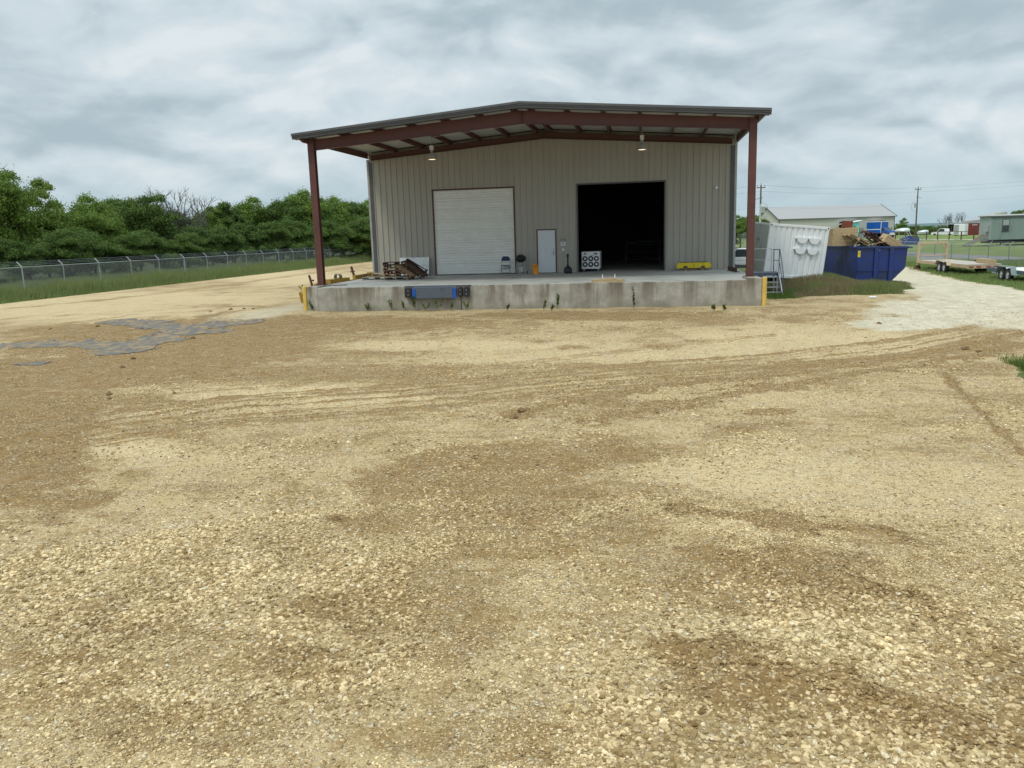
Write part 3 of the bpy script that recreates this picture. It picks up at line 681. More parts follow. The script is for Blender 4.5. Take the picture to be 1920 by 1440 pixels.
# wall items
def signplate(x0, x1, z0, z1, m, label, lines):
    mb = MB(); mb.box(x0, x1, WY-.05, WY-.036, z0, z1, .003); s_ = mb.build('wall_sign', m); tag(s_, label, 'sign', None)
    k = MB()
    for (a, b_, c_, d_) in lines: k.box(x0+a, x0+b_, WY-.054, WY-.0505, z0+c_, z0+d_)
    k.build('sign_marking', 'black' if m != 'black' else 'white_paint', s_)
px = onY(1052, 450, WY)
signplate(9.86, 10.10, ZF+1.57, ZF+1.68, 'black', 'small dark sign with pale marks beside the entry door, upper', [(.03, .07, .03, .08), (.085, .155, .03, .05), (.085, .155, .06, .08), (.17, .21, .03, .08)])
signplate(9.86, 10.10, ZF+1.34, ZF+1.54, 'white_paint', 'small white notice beside the entry door, under the dark sign', [(.03, .21, .15, .165), (.03, .18, .11, .125), (.05, .19, .07, .085), (.03, .07, .03, .05), (.13, .2, .03, .045)])
mb = MB(); mb.box(9.93, 10.03, WY-.075, WY-.036, ZF+1.08, ZF+1.22, .01); mb.lathe([(0, -.1), (.02, -.1), (.02, -.076)], (9.98, WY, ZF+1.15), 10, 'y')
tag(mb.build('door_buzzer', 'white_paint'), 'small white push-button box on the wall right of the entry door', 'door buzzer')
p = onY(1343, 352, WY-.1)
mb = MB(); mb.lathe([(0, -.08), (.05, -.065), (.075, 0), (.05, .065), (.03, .08), (.03, .1), (.06, .1), (.06, .12), (0, .12)], (p[0], WY-.15, p[2]), 14, 'y')
tag(mb.build('wall_light', 'white_paint', smooth=True), 'small white globe fixture high on the wall right of the open bay', 'wall light')

# lamps under the canopy
def lamp(x, y, label):
    t_ = thing('pendant_lamp', label, 'lamp', (x, y, 6.47), group='lamps hanging under the canopy')
    zt = roofz(x)-.2-6.47
    MB().tube([(0, 0, .62), (0, 0, zt)], .012, 6).build('stem', 'galv', t_)
    k = MB(); k.box(-.085, .085, -.085, .085, .42, .62, .012); k.build('ballast_box', 'foam', t_)
    k = MB(); k.lathe([(.03, .42), (.06, .41), (.06, .34), (.03, .32), (.11, .27), (.155, .14), (.185, .02), (.195, 0), (.185, .004), (.15, .13), (.10, .25)], n=20); k.build('lamp_shade', 'galv', t_, smooth=True)
    k = MB(); k.lathe([(0, -.01), (.1, -.006), (.165, .004), (.17, .02), (0, .1)], n=18); k.build('bulb', 'lamp_glow', t_)
lamp(4.42, 3.6, 'dome lamp under the canopy above the white roll-up door')
lamp(13.93, 3.6, 'dome lamp under the canopy above the open dark bay')
mb = MB(); mb.tube([(8.8, 3.6, roofz(8.8)-.22), (9.4, 3.6, roofz(9.4)-.25), (13.8, 3.6, roofz(13.8)-.21)], .012, 6); mb.tube([(4.5, 3.6, roofz(4.5)-.22), (8.8, 3.6, roofz(8.8)-.22)], .012, 6)
PW(mb, 'conduit', 'galv')

# ================================================================== LOADING DOCK
dk = thing('loading_dock', 'long stained concrete loading dock in front of the warehouse', 'loading dock', (9.2, -1.14, 0))
def PD(mb, name, m):
    o_ = mb.build(name, m); o_.parent = dk; o_.matrix_parent_inverse = Matrix.Translation((-9.2, 1.14, 0)); return o_
def edgewall():
    mb = MB(); n = 240; rr = random.Random(3); xs_ = [.40+(17.98-.40)*i/n for i in range(n+1)]
    pts = []
    for i, x in enumerate(xs_):
        chip = .018*max(0, rr.gauss(0, 1)) if x > .5 else 0
        if 8 < x < 17 and rr.random() < .8: chip *= .25
        pts.append((x, min(chip, .05)))
    for (xa, ca), (xb, cb) in zip(pts[:-1], pts[1:]):
        mb.add([(xa, -1.14, -.3), (xb, -1.14, -.3), (xb, -1.14, ZF-.02-cb), (xa, -1.14, ZF-.02-ca)], [(0, 1, 2, 3)])
        mb.add([(xa, -1.14, ZF-.02-ca), (xb, -1.14, ZF-.02-cb), (xb, -1.115-cb, ZF), (xa, -1.115-ca, ZF)], [(0, 1, 2, 3)])
    mb.add([(.40, -1.14, -.3), (17.98, -1.14, -.3), (17.98, WY, -.3), (.4, WY, -.3)], [(3, 2, 1, 0)])
    return mb
PD(edgewall(), 'dock_face', 'concrete_face')
mb = MB(); mb.box(.35, 18.0, -1.11, WY+.06, ZF-.02, ZF); mb.box(-.1, .35, .45, WY+.06, ZF-.02, ZF); mb.box(18.0, 18.5, .45, WY+.06, ZF-.02, ZF); PD(mb, 'dock_slab', 'concrete_top')
for xa, xb in ((-.1, -.02), (18.42, 18.5)):
    mb = MB(); mb.box(xa, xb, .45, WY, -.3, ZF-.021); PD(mb, 'side_face', 'concrete_face')
for xa, xb in ((-.06, .42), (17.96, 18.52)):
    mb = MB(); mb.box(xa, xb, -1.165, .45, -.3, ZF+.06, .015); PD(mb, 'corner_pier', 'concrete_face')
# yellow posts at the corners
for x, lb in ((-.17, 'yellow steel post guarding the left corner of the dock'), (18.62, 'yellow steel post guarding the right corner of the dock')):
    mb = MB(); mb.lathe([(.095, -.3), (.095, ZF+.04), (.085, ZF+.07), (.05, ZF+.095), (0, ZF+.10)], (x, -1.10, 0), 16); tag(mb.build('guard_post', 'yellow_post', smooth=True), lb, 'guard post', 'yellow posts at the dock corners')
# dock leveler
lv = thing('dock_leveler', 'blue and grey dock leveler plate on the dock face between black rubber bumpers', 'dock leveler', (5.55, -1.14, .5))
def PL(mb, name, m, par=lv, **k):
    o_ = mb.build(name, m, **k); o_.parent = par; o_.matrix_parent_inverse = Matrix.Translation((-5.55, 1.14, -.5)); return o_
mb = MB(); mb.box(4.78, 6.32, -1.36, -1.30, .50, .90, .008); PL(mb, 'lip_plate', 'leveler_grey')
for a, b_ in ((4.62, 4.777), (6.323, 6.48)):
    mb = MB(); mb.box(a, b_, -1.365, -1.30, .49, .90, .008); PL(mb, 'lip_end', 'leveler_blue')
mb = MB(); mb.add([(4.66, -1.34, .935), (6.46, -1.34, .935), (6.46, -1.05, 1.012), (4.66, -1.05, 1.012)], [(0, 1, 2, 3)]); mb.tube([(4.62, -1.32, .92), (6.48, -1.32, .92)], .02, 8); mb.box(4.66, 6.46, -1.30, -1.143, .55, .92); PL(mb, 'ramp_plate', 'leveler_grey')
for a, b_ in ((4.28, 4.58), (6.54, 6.72), (6.78, 7.0)):
    mb = MB(); mb.box(a, b_, -1.30, -1.143, .55, .93, .012)
    bp = PL(mb, 'bumper', 'rubber')
    for zz in (.66, .82):
        mb = MB(); mb.lathe([(0, -.012), (.02, -.012), (.02, .0)], ((a+b_)/2, -1.303, zz), 8, 'y'); k = PL(mb, 'bolt', 'galv', par=bp); k.matrix_parent_inverse = Matrix.Identity(4)
mb = MB(); mb.box(4.24, 7.06, -1.15, -1.06, .945, ZF+.012); PL(mb, 'steel_angle', 'trim_dark')
mb = MB(); mb.tube([(6.62, -1.155, .55), (6.63, -1.155, .0)], .012, 6); PL(mb, 'drain_cable', 'black')

# ================================================================== ITEMS ON THE DOCK
def pallet(L_=1.2, W_=1.0, mw='pallet_wood', loc=(0, 0, 0), rot=(0, 0, 0), label='', slats=7, group='wooden pallets heaped on the dock', th=.019):
    o_ = thing('pallet', label, 'pallet', loc, rot=rot, group=group)
    rr = random
    k = MB()
    for i in range(slats):
        y = -W_/2+W_*(i+.5)/slats+rr.uniform(-.008, .008); k.box(-L_/2, L_/2, y-W_/slats*.36, y+W_/slats*.36, .118, .118+th)
    k.build('deck_boards', mw, o_)
    k = MB()
    for y in (-W_/2+.05, 0, W_/2-.05): k.box(-L_/2, L_/2, y-.045, y+.045, 0, .018)
    k.build('bottom_boards', mw, o_)
    for x in (-L_/2+.03, 0, L_/2-.03):
        k = MB(); k.prism([(-W_/2, .0185), (-W_/2, .1175), (W_/2, .1175), (W_/2, .0185), (W_/2-.15, .0185), (W_/2-.2, .06), (W_/2-.38, .06), (W_/2-.43, .0185), (-W_/2+.43, .0185), (-W_/2+.38, .06), (-W_/2+.2, .06), (-W_/2+.15, .0185)], x-.02, x+.02, 'yz'); k.build('stringer', mw, o_)
    return o_
pallet(1.25, 1.0, 'grey_wood', (1.05, 4.75, ZF), (0, 0, R(4)), 'pale pallet lying flat at the left foot of the heap')
pallet(1.2, 1.0, 'grey_wood', (2.35, 4.25, ZF), (0, 0, R(-3)), 'grey pallet lying flat at the front under the stack')
pallet(1.15, .9, 'pallet_pale', (1.35, 5.0, ZF+.14), (0, R(3), R(12)), 'pale pallet shifted left on the bottom pallet')
for i, (dx, dy, rz, mw, lb) in enumerate([(0, 0, 3, 'pallet_pale', 'lowest brown pallet of the stack, just above the grey one'), (.05, .03, -5, 'pallet_red', 'reddish pallet second up in the stack'), (-.04, 0, 6, 'pallet_wood', 'brown pallet third up in the stack'),
                                          (.03, .05, -2, 'pallet_wood', 'brown pallet fourth up in the stack'), (-.03, .02, 4, 'pallet_dark', 'top dark pallet of the stack')]):
    pallet(1.2, 1.0, mw, (2.18+dx, 4.6+dy, ZF+.14+i*.14), (0, 0, R(rz)), lb)
# the pallets that slid off the stack towards the door
pallet(1.2, .95, 'pallet_dark', (3.05, 4.45, ZF+.43), (R(2), R(38), R(-6)), 'dark pallet leaning down off the right side of the stack')
pallet(1.1, .9, 'pallet_dark', (3.0, 4.95, ZF+.56), (R(-4), R(33), R(8)), 'second dark pallet leaning behind the first')
pallet(1.0, .9, 'pallet_wood', (2.75, 4.15, ZF+.36), (R(5), R(30), R(-14)), 'small brown pallet slanting at the front of the heap')
def box_thing(name, label, cat, m, x0, x1, y0, y1, z0, z1, b=.005):
    k = MB(); k.box(x0, x1, y0, y1, z0, z1, b); return tag(k.build(name, m), label, cat)
# white foam board leaning on wall
k = MB(); k.box(-.80, .80, -.035, .035, 0, .98, .01); fb = k.build('foam_panel', 'foam'); fb.location = (2.22, WY-.32, ZF); fb.rotation_euler = (R(-14), 0, 0)
tag(fb, 'white foam board leaning against the wall behind the pallets', 'panel')
k = MB(); k.box(.785, .806, -.03, .04, 0, .97); k.box(.70, .73, -.045, -.036, .28, .36); k.build('edge_strip', 'trim_dark', fb)
# folding chair
c0 = gp(947.5, 514, ZF)
ch = thing('folding_chair', 'dark blue metal folding chair standing before the white roll-up door', 'chair', (c0[0], c0[1]+.15, ZF), R(2))
k = MB(); k.prism([(-.20, .66), (-.215, .74), (-.17, .86), (-.08, .885), (.08, .885), (.17, .86), (.215, .74), (.20, .66)], .14, .16); k.build('backrest', 'navy', ch)
k = MB(); k.box(-.2, .2, -.25, .12, .425, .45, .01); k.build('seat', 'navy', ch)
for s_ in (-1, 1):
    MB().tube([(s_*.225, -.24, 0), (s_*.225, .02, .45), (s_*.215, .15, .75), (s_*.16, .17, .87), (0, .17, .895)], .012, 6).build('leg', 'steel', ch)
    MB().tube([(s_*.21, .22, 0), (s_*.21, -.18, .44)], .012, 6).build('leg', 'steel', ch)
MB().tube([(-.225, -.2, .08), (.225, -.2, .08)], .01, 6).tube([(-.21, .19, .1), (.21, .19, .1)], .01, 6).tube([(-.21, .10, .27), (.21, .10, .27)], .01, 6).build('stretcher', 'steel', ch)
# kettle grill
c0 = gp(975.5, 514.5, ZF)
gr_ = thing('kettle_grill', 'round black kettle grill on three legs left of the entry door', 'grill', (c0[0], c0[1]+.25, ZF))
k = MB(); k.lathe([(0, .58), (.10, .59), (.2, .64), (.27, .72), (.285, .77), (.27, .765), (0, .7)], n=24); k.build('bowl', 'black', gr_, smooth=True)
k = MB(); k.lathe([(.292, .775), (.285, .80), (.25, .88), (.17, .945), (.06, .97), (0, .972)], n=24); ld = k.build('lid', 'black', gr_, smooth=True)
k = MB(); k.tube([(-.07, -.03, .96), (-.06, -.03, 1.01), (.06, -.03, 1.01), (.07, -.03, .96)], .012, 6); k.build('handle', 'black', ld)
for a in (-150, -30, 90):
    k = MB(); ca, sa = math.cos(R(a)), math.sin(R(a)); k.tube([(ca*.17, sa*.17, .63), (ca*.31, sa*.31, .0)], .014, 6); k.build('leg', 'galv', gr_)
for s_ in (-1, 1):
    k = MB(); k.lathe([(0, -.02), (.075, -.02), (.075, .02), (0, .02)], (s_*.30, .12, .076), 14, 'x'); k.build('wheel', 'black', gr_)
k = MB(); k.lathe([(0, .43), (.12, .44), (.13, .47)], n=14); k.lathe([(.05, .44), (.05, .585)], n=8); k.build('ash_catcher', 'galv', gr_)
k = MB(); k.box(-.1, .14, -.02, .18, .08, .40, .02); k.build('charcoal_can', 'steel', gr_)
# orange bucket
c0 = gp(1004, 514.5, ZF)
bk = thing('bucket', 'orange plastic bucket on the dock left of the entry door', 'bucket', (c0[0], c0[1]+.12, ZF))
k = MB(); k.lathe([(0, 0), (.135, 0), (.15, .3), (.165, .3), (.165, .32), (.15, .325), (.155, .37), (.145, .37), (.13, .02), (0, .02)], n=22); k.build('pail', 'orange', bk, smooth=True)
k = MB(); k.lathe([(.10, .33), (.165, .42), (.15, .47), (.05, .5), (0, .49)], n=12); k.v = [(v[0]+random.uniform(-.02, .02)-.03, v[1], v[2]+random.uniform(-.02, .02)) for v in k.v]; k.build('crumpled_bag', 'orange', bk)
# smokers' post
c0 = gp(1064, 513, ZF)
sp_ = thing('ashtray_post', 'black bottle-shaped cigarette receptacle right of the entry door', 'ashtray', (c0[0], c0[1]+.25, ZF))
k = MB(); k.lathe([(0, 0), (.19, 0), (.2, .02), (.2, .22), (.17, .28), (.1, .33), (.055, .38), (.04, .48), (.038, .78)], n=20); k.build('base', 'black', sp_, smooth=True)
k = MB(); k.lathe([(.038, .78), (.06, .8), (.065, .9), (.05, .95), (0, .955)], n=16); k.build('cap', 'black', sp_, smooth=True)
# rolling chiller with six fans, just inside the bay
c0 = onY(1087, 505, WY+.55); c1 = onY(1121.5, 505, WY+.55); wch = c1[0]-c0[0]
cc = thing('portable_chiller', 'white cabinet with six round fans on castors just inside the open bay', 'air unit', ((c0[0]+c1[0])/2+.1, WY+.55, ZF), 0)
wv = wch/2
k = MB(); k.box(-wv, wv, 0, 1.3, .13, 1.0, .015); bd = k.build('cabinet', 'white_paint', cc)
for i in range(3):
    for j in range(2):
        x = (-.60+.60*i)*wv*1.02; z = .36+.29*j; fn = MB(); fn.lathe([(.132, .0), (.132, -.018), (.06, -.022), (.06, .0)], (x, 0, z), 20, 'y')
        f_ = fn.build('fan', 'black', cc); h_ = MB(); h_.lathe([(0, -.034), (.055, -.03), (.06, -.022)], (x, 0, z), 14, 'y'); h_.build('hub', 'white_paint', f_)
k = MB(); k.box(wv*.34, wv*.72, -.006, -.001, .85, .93); k.box(-.05+wv*.12, wv*.26, -.006, -.001, .78, .81); k.box(-wv*.7, -wv*.52, -.006, -.001, .85, .93); k.box(wv+.001, wv+.006, .1, .16, .2, .95); k.box(wv+.001, wv+.006, .55, .62, .2, .95)
k.build('control_panel', 'trim_dark', cc)
for sx in (-1, 1):
    for yy in (.1, 1.2):
        k = MB(); k.lathe([(0, -.02), (.05, -.02), (.05, .02), (0, .02)], (sx*wv*.75, yy, .052), 12, 'x'); k.box(sx*wv*.75-.03, sx*wv*.75+.03, yy-.02, yy+.02, .06, .128); k.build('castor', 'galv', cc)
# dim shelving in the hall
sh = thing('storage_rack', 'dim steel rack with long stock deep inside the open bay at right', 'rack', (13.9, WY+9, ZF)); sh.scale = (1, 1, .62)
for x in (-1.0, 1.0):
    for y in (0, .6): MB().box(x-.04, x+.04, y-.04, y+.04, 0, 2.4).build('upright', 'interior', sh)
for z in (.4, 1.1, 1.8): MB().box(-1.1, 1.1, -.02, .62, z, z+.05).build('shelf', 'interior', sh)
for i in range(4):
    k = MB(); k.tube([(13.0+i*.25, WY+8.4, ZF+1.24+.03*i), (14.9, WY+9.2+i*.1, ZF+1.32)], .05, 8); tag(k.build('stock_tube', 'interior'), 'dim metal tube laid across the rack, number %d from its left end' % (i+1) if False else ['dim metal tube lowest on the rack', 'dim metal tube second on the rack', 'dim metal tube third on the rack', 'dim metal tube topmost on the rack'][i], 'tube', 'tubes on the rack inside')
# wood block skid on dock edge
bx = thing('timber_skid', 'pale timber skid with two upright posts on the dock edge below the open bay', 'timber skid', (12.62, -.95, ZF), R(.8))
k = MB(); k.box(-.66, .66, -.12, -.03, 0, .075, .006); k.box(-.66, .66, .12, .21, .0, .075, .006); k.build('runner', 'pallet_pale', bx)
k = MB(); k.box(-.65, -.48, -.12, .21, .08, .11); k.box(-.46, -.33, -.12, .21, .08, .115); k.box(.32, .45, -.12, .21, .08, .115); k.box(.5, .65, -.12, .21, .08, .11); k.build('cross_boards', 'pallet_pale', bx)
k = MB(); k.box(-.28, .29, -.10, .20, .078, .14, .01); k.prism([(-.24, .145), (.28, .145), (.28, .15), (.0, .165)], -.05, .1); k.build('bed_board', 'pallet_pale', bx)
for x in (-.22, .27): MB().box(x-.018, x+.018, .10, .14, .14, .30, .004).build('upright_post', 'foam', bx)
# yellow forklift attachment
ya = thing('fork_attachment', 'bright yellow steel fork attachment on wood blocks right of the open bay', 'fork attachment', (16.4, WY-.45, ZF), R(-1))
k = MB(); k.prism([(-.82, .14), (-.80, .30), (-.68, .38), (.70, .38), (.82, .30), (.82, .15), (.72, .12), (.52, .12), (.52, .22), (.34, .22), (.34, .12), (-.30, .12), (-.30, .22), (-.50, .22), (-.50, .12), (-.74, .12)], -.24, .2); k.build('body', 'yellow', ya)
k = MB(); k.box(-.66, .66, -.2, .16, .383, .395); k.box(-.005, .005, -.248, -.242, .13, .36); k.build('top_grip', 'rubber', ya)
k = MB(); k.box(-.47, -.33, -.2, .16, .0, .115); k.box(-.2, .2, -.15, .1, .0, .09); k.box(.35, .5, -.2, .16, .0, .115); k.build('wood_block', 'pallet_wood', ya)
# angle iron
k = MB(); k.bar((17.98, 6.6, ZF+.1), (18.15, 4.3, ZF+.1), .02, .2); k.bar((18.05, 6.6, ZF+.012), (18.23, 4.3, ZF+.012), .15, .02); tag(k.build('angle_iron', 'brown_trim'), 'short rusty steel angle lying near the right edge of the dock', 'steel angle')
k = MB(); k.bar((.48, .4, ZF+.02), (1.15, .4, ZF+.02), .08, .03); tag(k.build('steel_strip', 'brown_trim'), 'flat rusty steel strip on the slab beside the left column', 'steel strip')

# ================================================================== left: yellow lifting frame
c0 = gp(655, 530, .6)
ym = thing('yellow_implement', 'worn yellow tractor implement parked behind the left column', 'implement', (-.85, 3.4, 0))
k = MB(); k.bar((.0, -.3, .95), (.55, .8, .98), .42, .36); k.build('gear_box', 'yellow_machine', ym)
k = MB(); k.bar((.3, .5, .95), (.9, 3.2, .92), .14, .14); k.build('tongue', 'yellow_machine', ym)
k = MB(); k.bar((.35, 2.3, 1.0), (.75, 4.4, 1.06), .16, .34); k.bar((.9, 4.4, 1.06), (.3, 4.5, 1.06), .16, .34); k.build('end_frame', 'yellow_machine', ym)
k = MB(); k.bar((.35, 2.4, 1.05), (.2, 2.4, 1.62), .09, .09); k.bar((.15, 2.4, 1.35), (.36, 2.4, 1.38), .07); k.build('jack_lever', 'rust', ym)
k = MB(); k.lathe([(.14, -.2), (.14, .2)], (.3, .3, 1.22), 12, 'y'); k.lathe([(.19, -.03), (.19, .03)], (.3, .3, 1.22), 12, 'y'); k.build('winch', 'steel', ym)
k = MB(); k.bar((-.6, -2.0, .42), (-.45, -.6, .75), .2, .5); k.build('side_frame', 'yellow_machine', ym)
k = MB(); k.bar((-.4, -1.2, .9), (-.52, -1.2, 1.4), .08, .08); k.bar((-.5, -1.2, 1.15), (-.3, -1.2, 1.15), .07); k.build('side_lever', 'rust', ym)
for x, y in ((-.4, -1.4), (.5, .4), (.7, 4.2)):
    k = MB(); k.box(x-.06, x+.06, y-.06, y+.06, 0, .75); k.build('leg', 'yellow_machine', ym)

# ================================================================== right: stairs
st = thing('dock_stairs', 'grey steel stairs with handrails at the right side of the dock', 'stairs', (18.62, 3.9, 0))
k = MB(); k.box(0, 1.35, 0, 1.2, ZF-.16, ZF-.02); k.build('landing', 'leveler_grey', st)
for i in range(4):
    k = MB(); k.box(.12+.02*i, 1.24, -.27*(i+1), -.27*i-.03, ZF-.2-.2*(i+1)+.17, ZF-.2-.2*(i+1)+.20); k.build('tread', 'galv', st)
for x in (.08, 1.28):
    MB().bar((x, 0, ZF-.08), (x, -1.2, .06), .04, .2).build('stringer', 'galv', st)
for x in (1.30,):
    k = MB(); k.tube([(x, .05, ZF-.1), (x, .05, ZF+.98), (x, -.04, ZF+1.0), (x, -1.15, 1.0), (x, -1.2, .06)], .02, 6); k.tube([(x, .05, ZF+.5), (x, -1.15, .55)], .016, 6)
    k.tube([(x-.18, .4, ZF), (x-.18, .4, ZF+.98)], .02, 6); k.tube([(x, .05, ZF+.98), (x-.18, .4, ZF+.98)], .02, 6); k.tube([(x, .05, ZF+.5), (x-.18, .4, ZF+.5)], .016, 6); k.build('handrail', 'trim_dark', st)
k = MB(); k.tube([(1.12, 1.15, ZF), (1.12, 1.15, ZF+1.0), (-.5, 1.15, ZF+1.0)], .018, 6); k.tube([(1.12, 1.15, ZF+.5), (-.5, 1.15, ZF+.5)], .014, 6); k.tube([(1.1, .42, ZF+.98), (1.1, 1.15, ZF+.98)], .018, 6); k.build('landing_rail', 'galv', st)
for x, y in ((.1, .1), (1.25, .1), (1.25, 1.1), (.1, 1.1)): MB().box(x-.03, x+.03, y-.03, y+.03, 0, ZF-.17).build('post', 'galv', st)

# ================================================================== white container (tilted) and dumpster
pc = at(1541, 526, 42.6); ct_r = R(-28)
vd = math.atan2(pc[1]-CAM[1], pc[0]-CAM[0])-PI/2
ct = thing('shipping_container', 'small white ribbed shipping container leaning to the right beside the dock stairs', 'container', pc)
ct.matrix_world = Matrix.Translation(pc) @ Matrix.Rotation(vd, 4, 'Z') @ Matrix.Rotation(R(6), 4, 'Y') @ Matrix.Rotation(R(25), 4, 'Z')
CL, CW, CH = 2.99, 2.44, 2.59     # local: front face at y=0, x from -CL..0
k = MB(); n = 10
pr = []
for i in range(n):
    a = -CL+.1+(CL-.2)*i/n; wv_ = (CL-.2)/n
    pr += [(a, 0), (a+wv_*.55, 0), (a+wv_*.68, .045), (a+wv_*.87, .045), (a+wv_, 0)]
for (xa, ya_), (xb, yb_) in zip(pr[:-1], pr[1:]):
    k.add([(xa, .02+ya_, .14), (xb, .02+yb_, .14), (xb, .02+yb_, CH-.1), (xa, .02+ya_, CH-.1)], [(0, 1, 2, 3)])
k.build('side_panel', 'cont_white', ct, fix=False)
k = MB(); k.box(-CL+.02, -.02, .08, CW-.02, .12, CH-.03); k.build('shell', 'cont_white', ct)
k = MB(); k.box(-CL-.004, -CL+.014, .12, CW-.05, .15, CH-.08); eg = k.build('end_panel', 'cont_grey', ct)
k = MB()
for a in (0, CW-.12):
    for x in (-CL, -.12): k.box(x, x+.12, a, a+.12, .14, CH-.1, .01)
k.box(-CL+.121, -.121, -.004, .10, CH-.12, CH, .01); k.box(-CL+.121, -.121, -.004, .10, 0, .15, .01); k.box(-CL, -CL+.1, .121, CW-.121, CH-.12, CH, .01); k.box(-CL, -CL+.1, .121, CW-.121, 0, .15, .01)
k.build('frame', 'cont_white', ct)
for x in (-CL-.01, -.15):
    for z in (0, CH-.13):
        k = MB(); k.box(x, x+.16, -.012, .14, z, z+.13, .008); cf = k.build('corner_fitting', 'cont_white', ct)
        k = MB(); k.lathe([(0, -.016), (.035, -.016), (.035, -.0125)], (x+.08, 0, z+.065), 10, 'y'); k.build('lock_hole', 'black', cf)
for (u, v_) in ((1.68, .60), (2.29, .60), (1.66, 1.12), (2.27, 1.12)):
    r_ = .26; P_ = [(-.34, 0), (-.34, -.05), (-.27, -.05)]+[(-r_*math.cos(PI*i/12)*1., -.05-.21*math.sin(PI*i/12)) for i in range(13)]+[(.27, -.05), (.34, -.05), (.34, 0), (.30, .02), (-.30, .02)]
    k = MB(); k.prism([(-CL+u+a, CH-v_+b_) for a, b_ in P_], -.075, .05); k.build('vent_cover', 'cont_white', ct)
k = MB()
for (a, b_, c_, d_) in ((.95, .98, 1.75, 1.95), (1.0, 1.1, 1.92, 1.95), (1.0, 1.1, 1.83, 1.855), (1.08, 1.11, 1.84, 1.95), (1.16, 1.19, 1.75, 1.95), (1.3, 1.33, 1.75, 1.95), (1.2, 1.3, 1.84, 1.87), (1.0, 1.03, 1.55, 1.66), (1.06, 1.12, 1.6, 1.63)):
    k.box(-CL-.0075, -CL-.0045, CW-b_-.0, CW-a-.0, c_-.1, d_-.1)
k.build('painted_marking', 'red_lens', eg)

pd = at(1604, 531, 44.2); vd2 = math.atan2(pd[1]-CAM[1], pd[0]-CAM[0])-PI/2
du = thing('dumpster', 'dark blue open steel dumpster heaped with scrap wood beside the white container', 'dumpster', (pd[0], pd[1], pd[2]))
du.matrix_world = Matrix.Translation(pd) @ Matrix.Rotation(vd2+R(20), 4, 'Z') @ Matrix.Rotation(R(1.0), 4, 'Y')
DL, DW, DH = 2.62, 5.2, 1.82       # width across the front face, depth, height
k = MB()
k.prism([(.05, .12), (1.75, .12), (2.35, .75), (2.42, DH-.05), (0, DH-.05)], 0, .03)              # front side with the raked lower right corner
k.build('side_panel', 'dump_blue', du)
k = MB(); k.prism([(.05, .12), (1.75, .12), (2.35, .75), (2.42, DH-.05), (0, DH-.05)], DW-.03, DW); k.build('side_panel', 'dump_blue', du)
k = MB(); k.box(0, .03, .031, DW-.031, .12, DH-.05); k.box(.03, 1.8, .031, DW-.031, .12, .15); k.prism([(1.75, .12), (1.8, .12), (2.4, .74), (2.46, DH-.05), (2.41, DH-.05), (2.34, .76)], .031, DW-.031); k.build('end_panel', 'dump_blue', du)
k = MB(); k.box(-.06, 2.5, -.07, .04, DH-.1, DH, .01); k.box(-.06, .05, .041, DW, DH-.1, DH, .01); k.box(2.4, 2.5, .041, DW, DH-.1, DH, .01); k.box(2.5, 2.66, -.05, .02, DH-.09, DH-.03); k.build('top_rail', 'dump_blue', du)
for x in (.92, 1.66):
    k = MB(); k.box(x-.1, x+.1, -.09, -.002, .02, DH-.101, .01); k.build('rib', 'dump_blue', du)
k = MB(); k.box(.05, 2.25, -.045, -.003, .60, .66); k.build('side_rail', 'dump_blue', du)
k = MB(); k.box(.1, 2.0, -.12, .1, -.05, .06); k.box(.1, 2.0, 1.2, 1.4, -.05, .06); k.box(1.7, 2.35, -.16, -.1, -.04, .05); k.build('skid', 'black', du)
k = MB(); k.box(-.1, -.004, .45, .6, 0, 0); k = MB(); k.box(.02, .15, -.006, -.002, DH-.52, DH-.36); k.box(.02, .15, -.006, -.002, DH-.34, DH-.2); k.build('warning_sticker', 'yellow', du)

# scrap heap in the dumpster: every pallet and board its own thing
MWd = du.matrix_world.copy()
def inD(x, y, z): p = MWd @ Vector((x, y, z)); return (p.x, p.y, p.z)
dz = vd2+R(20); GS = 'scrap wood heaped in the blue dumpster'
pallet(1.2, 1.0, 'pallet_dark', inD(1.15, .75, DH+.12), (R(8), R(33), dz), 'dark stained pallet slanting in the middle of the dumpster heap', group=GS)
pallet(1.2, 1.0, 'pallet_dark', inD(1.1, 1.0, DH+.32), (R(4), R(36), dz+.1), 'second dark pallet lying on the first in the dumpster', group=GS)
pallet(1.2, 1.0, 'pallet_pale', inD(.62, .55, DH+.05), (R(5), R(30), dz-.1), 'pale pallet slanting left of the dark ones in the dumpster', group=GS)
pallet(1.1, .9, 'pallet_pale', inD(.1, 1.0, DH+.30), (R(-5), R(24), dz+.2), 'pale pallet at the left of the dumpster heap', group=GS)
def crate(L_, W_, H_, loc, rot, label, m='pallet_pale'):
    o_ = thing('wooden_crate', label, 'crate', loc, rot=rot, group='wooden crates in the blue dumpster')
    for y in (-W_/2, W_/2):
        k = MB(); nn = 3
        for i in range(nn): k.box(-L_/2, L_/2, y-.012, y+.012, i*H_/nn+.004, (i+1)*H_/nn-.004)
        k.build('side_boards', m, o_)
    for x in (-L_/2+.012, L_/2-.012): MB().box(x-.012, x+.012, -W_/2+.013, W_/2-.013, 0, H_).build('end_boards', m, o_)
    MB().box(-L_/2+.03, L_/2-.03, -W_/2+.013, W_/2-.013, 0, .02).build('bottom', m, o_)
    return o_
crate(1.25, .9, .42, inD(-.25, 1.6, DH+.52), (0, R(-3), dz), 'large plywood crate resting highest at the left of the dumpster')
crate(1.25, .9, .48, inD(-.25, 1.6, DH+.02), (0, R(1), dz), 'plywood crate under the topmost one at the left of the dumpster')
crate(.95, .8, .40, inD(1.72, .6, DH+.02), (R(5), R(34), dz), 'pale box panel slanting at the right of the dark pallets')
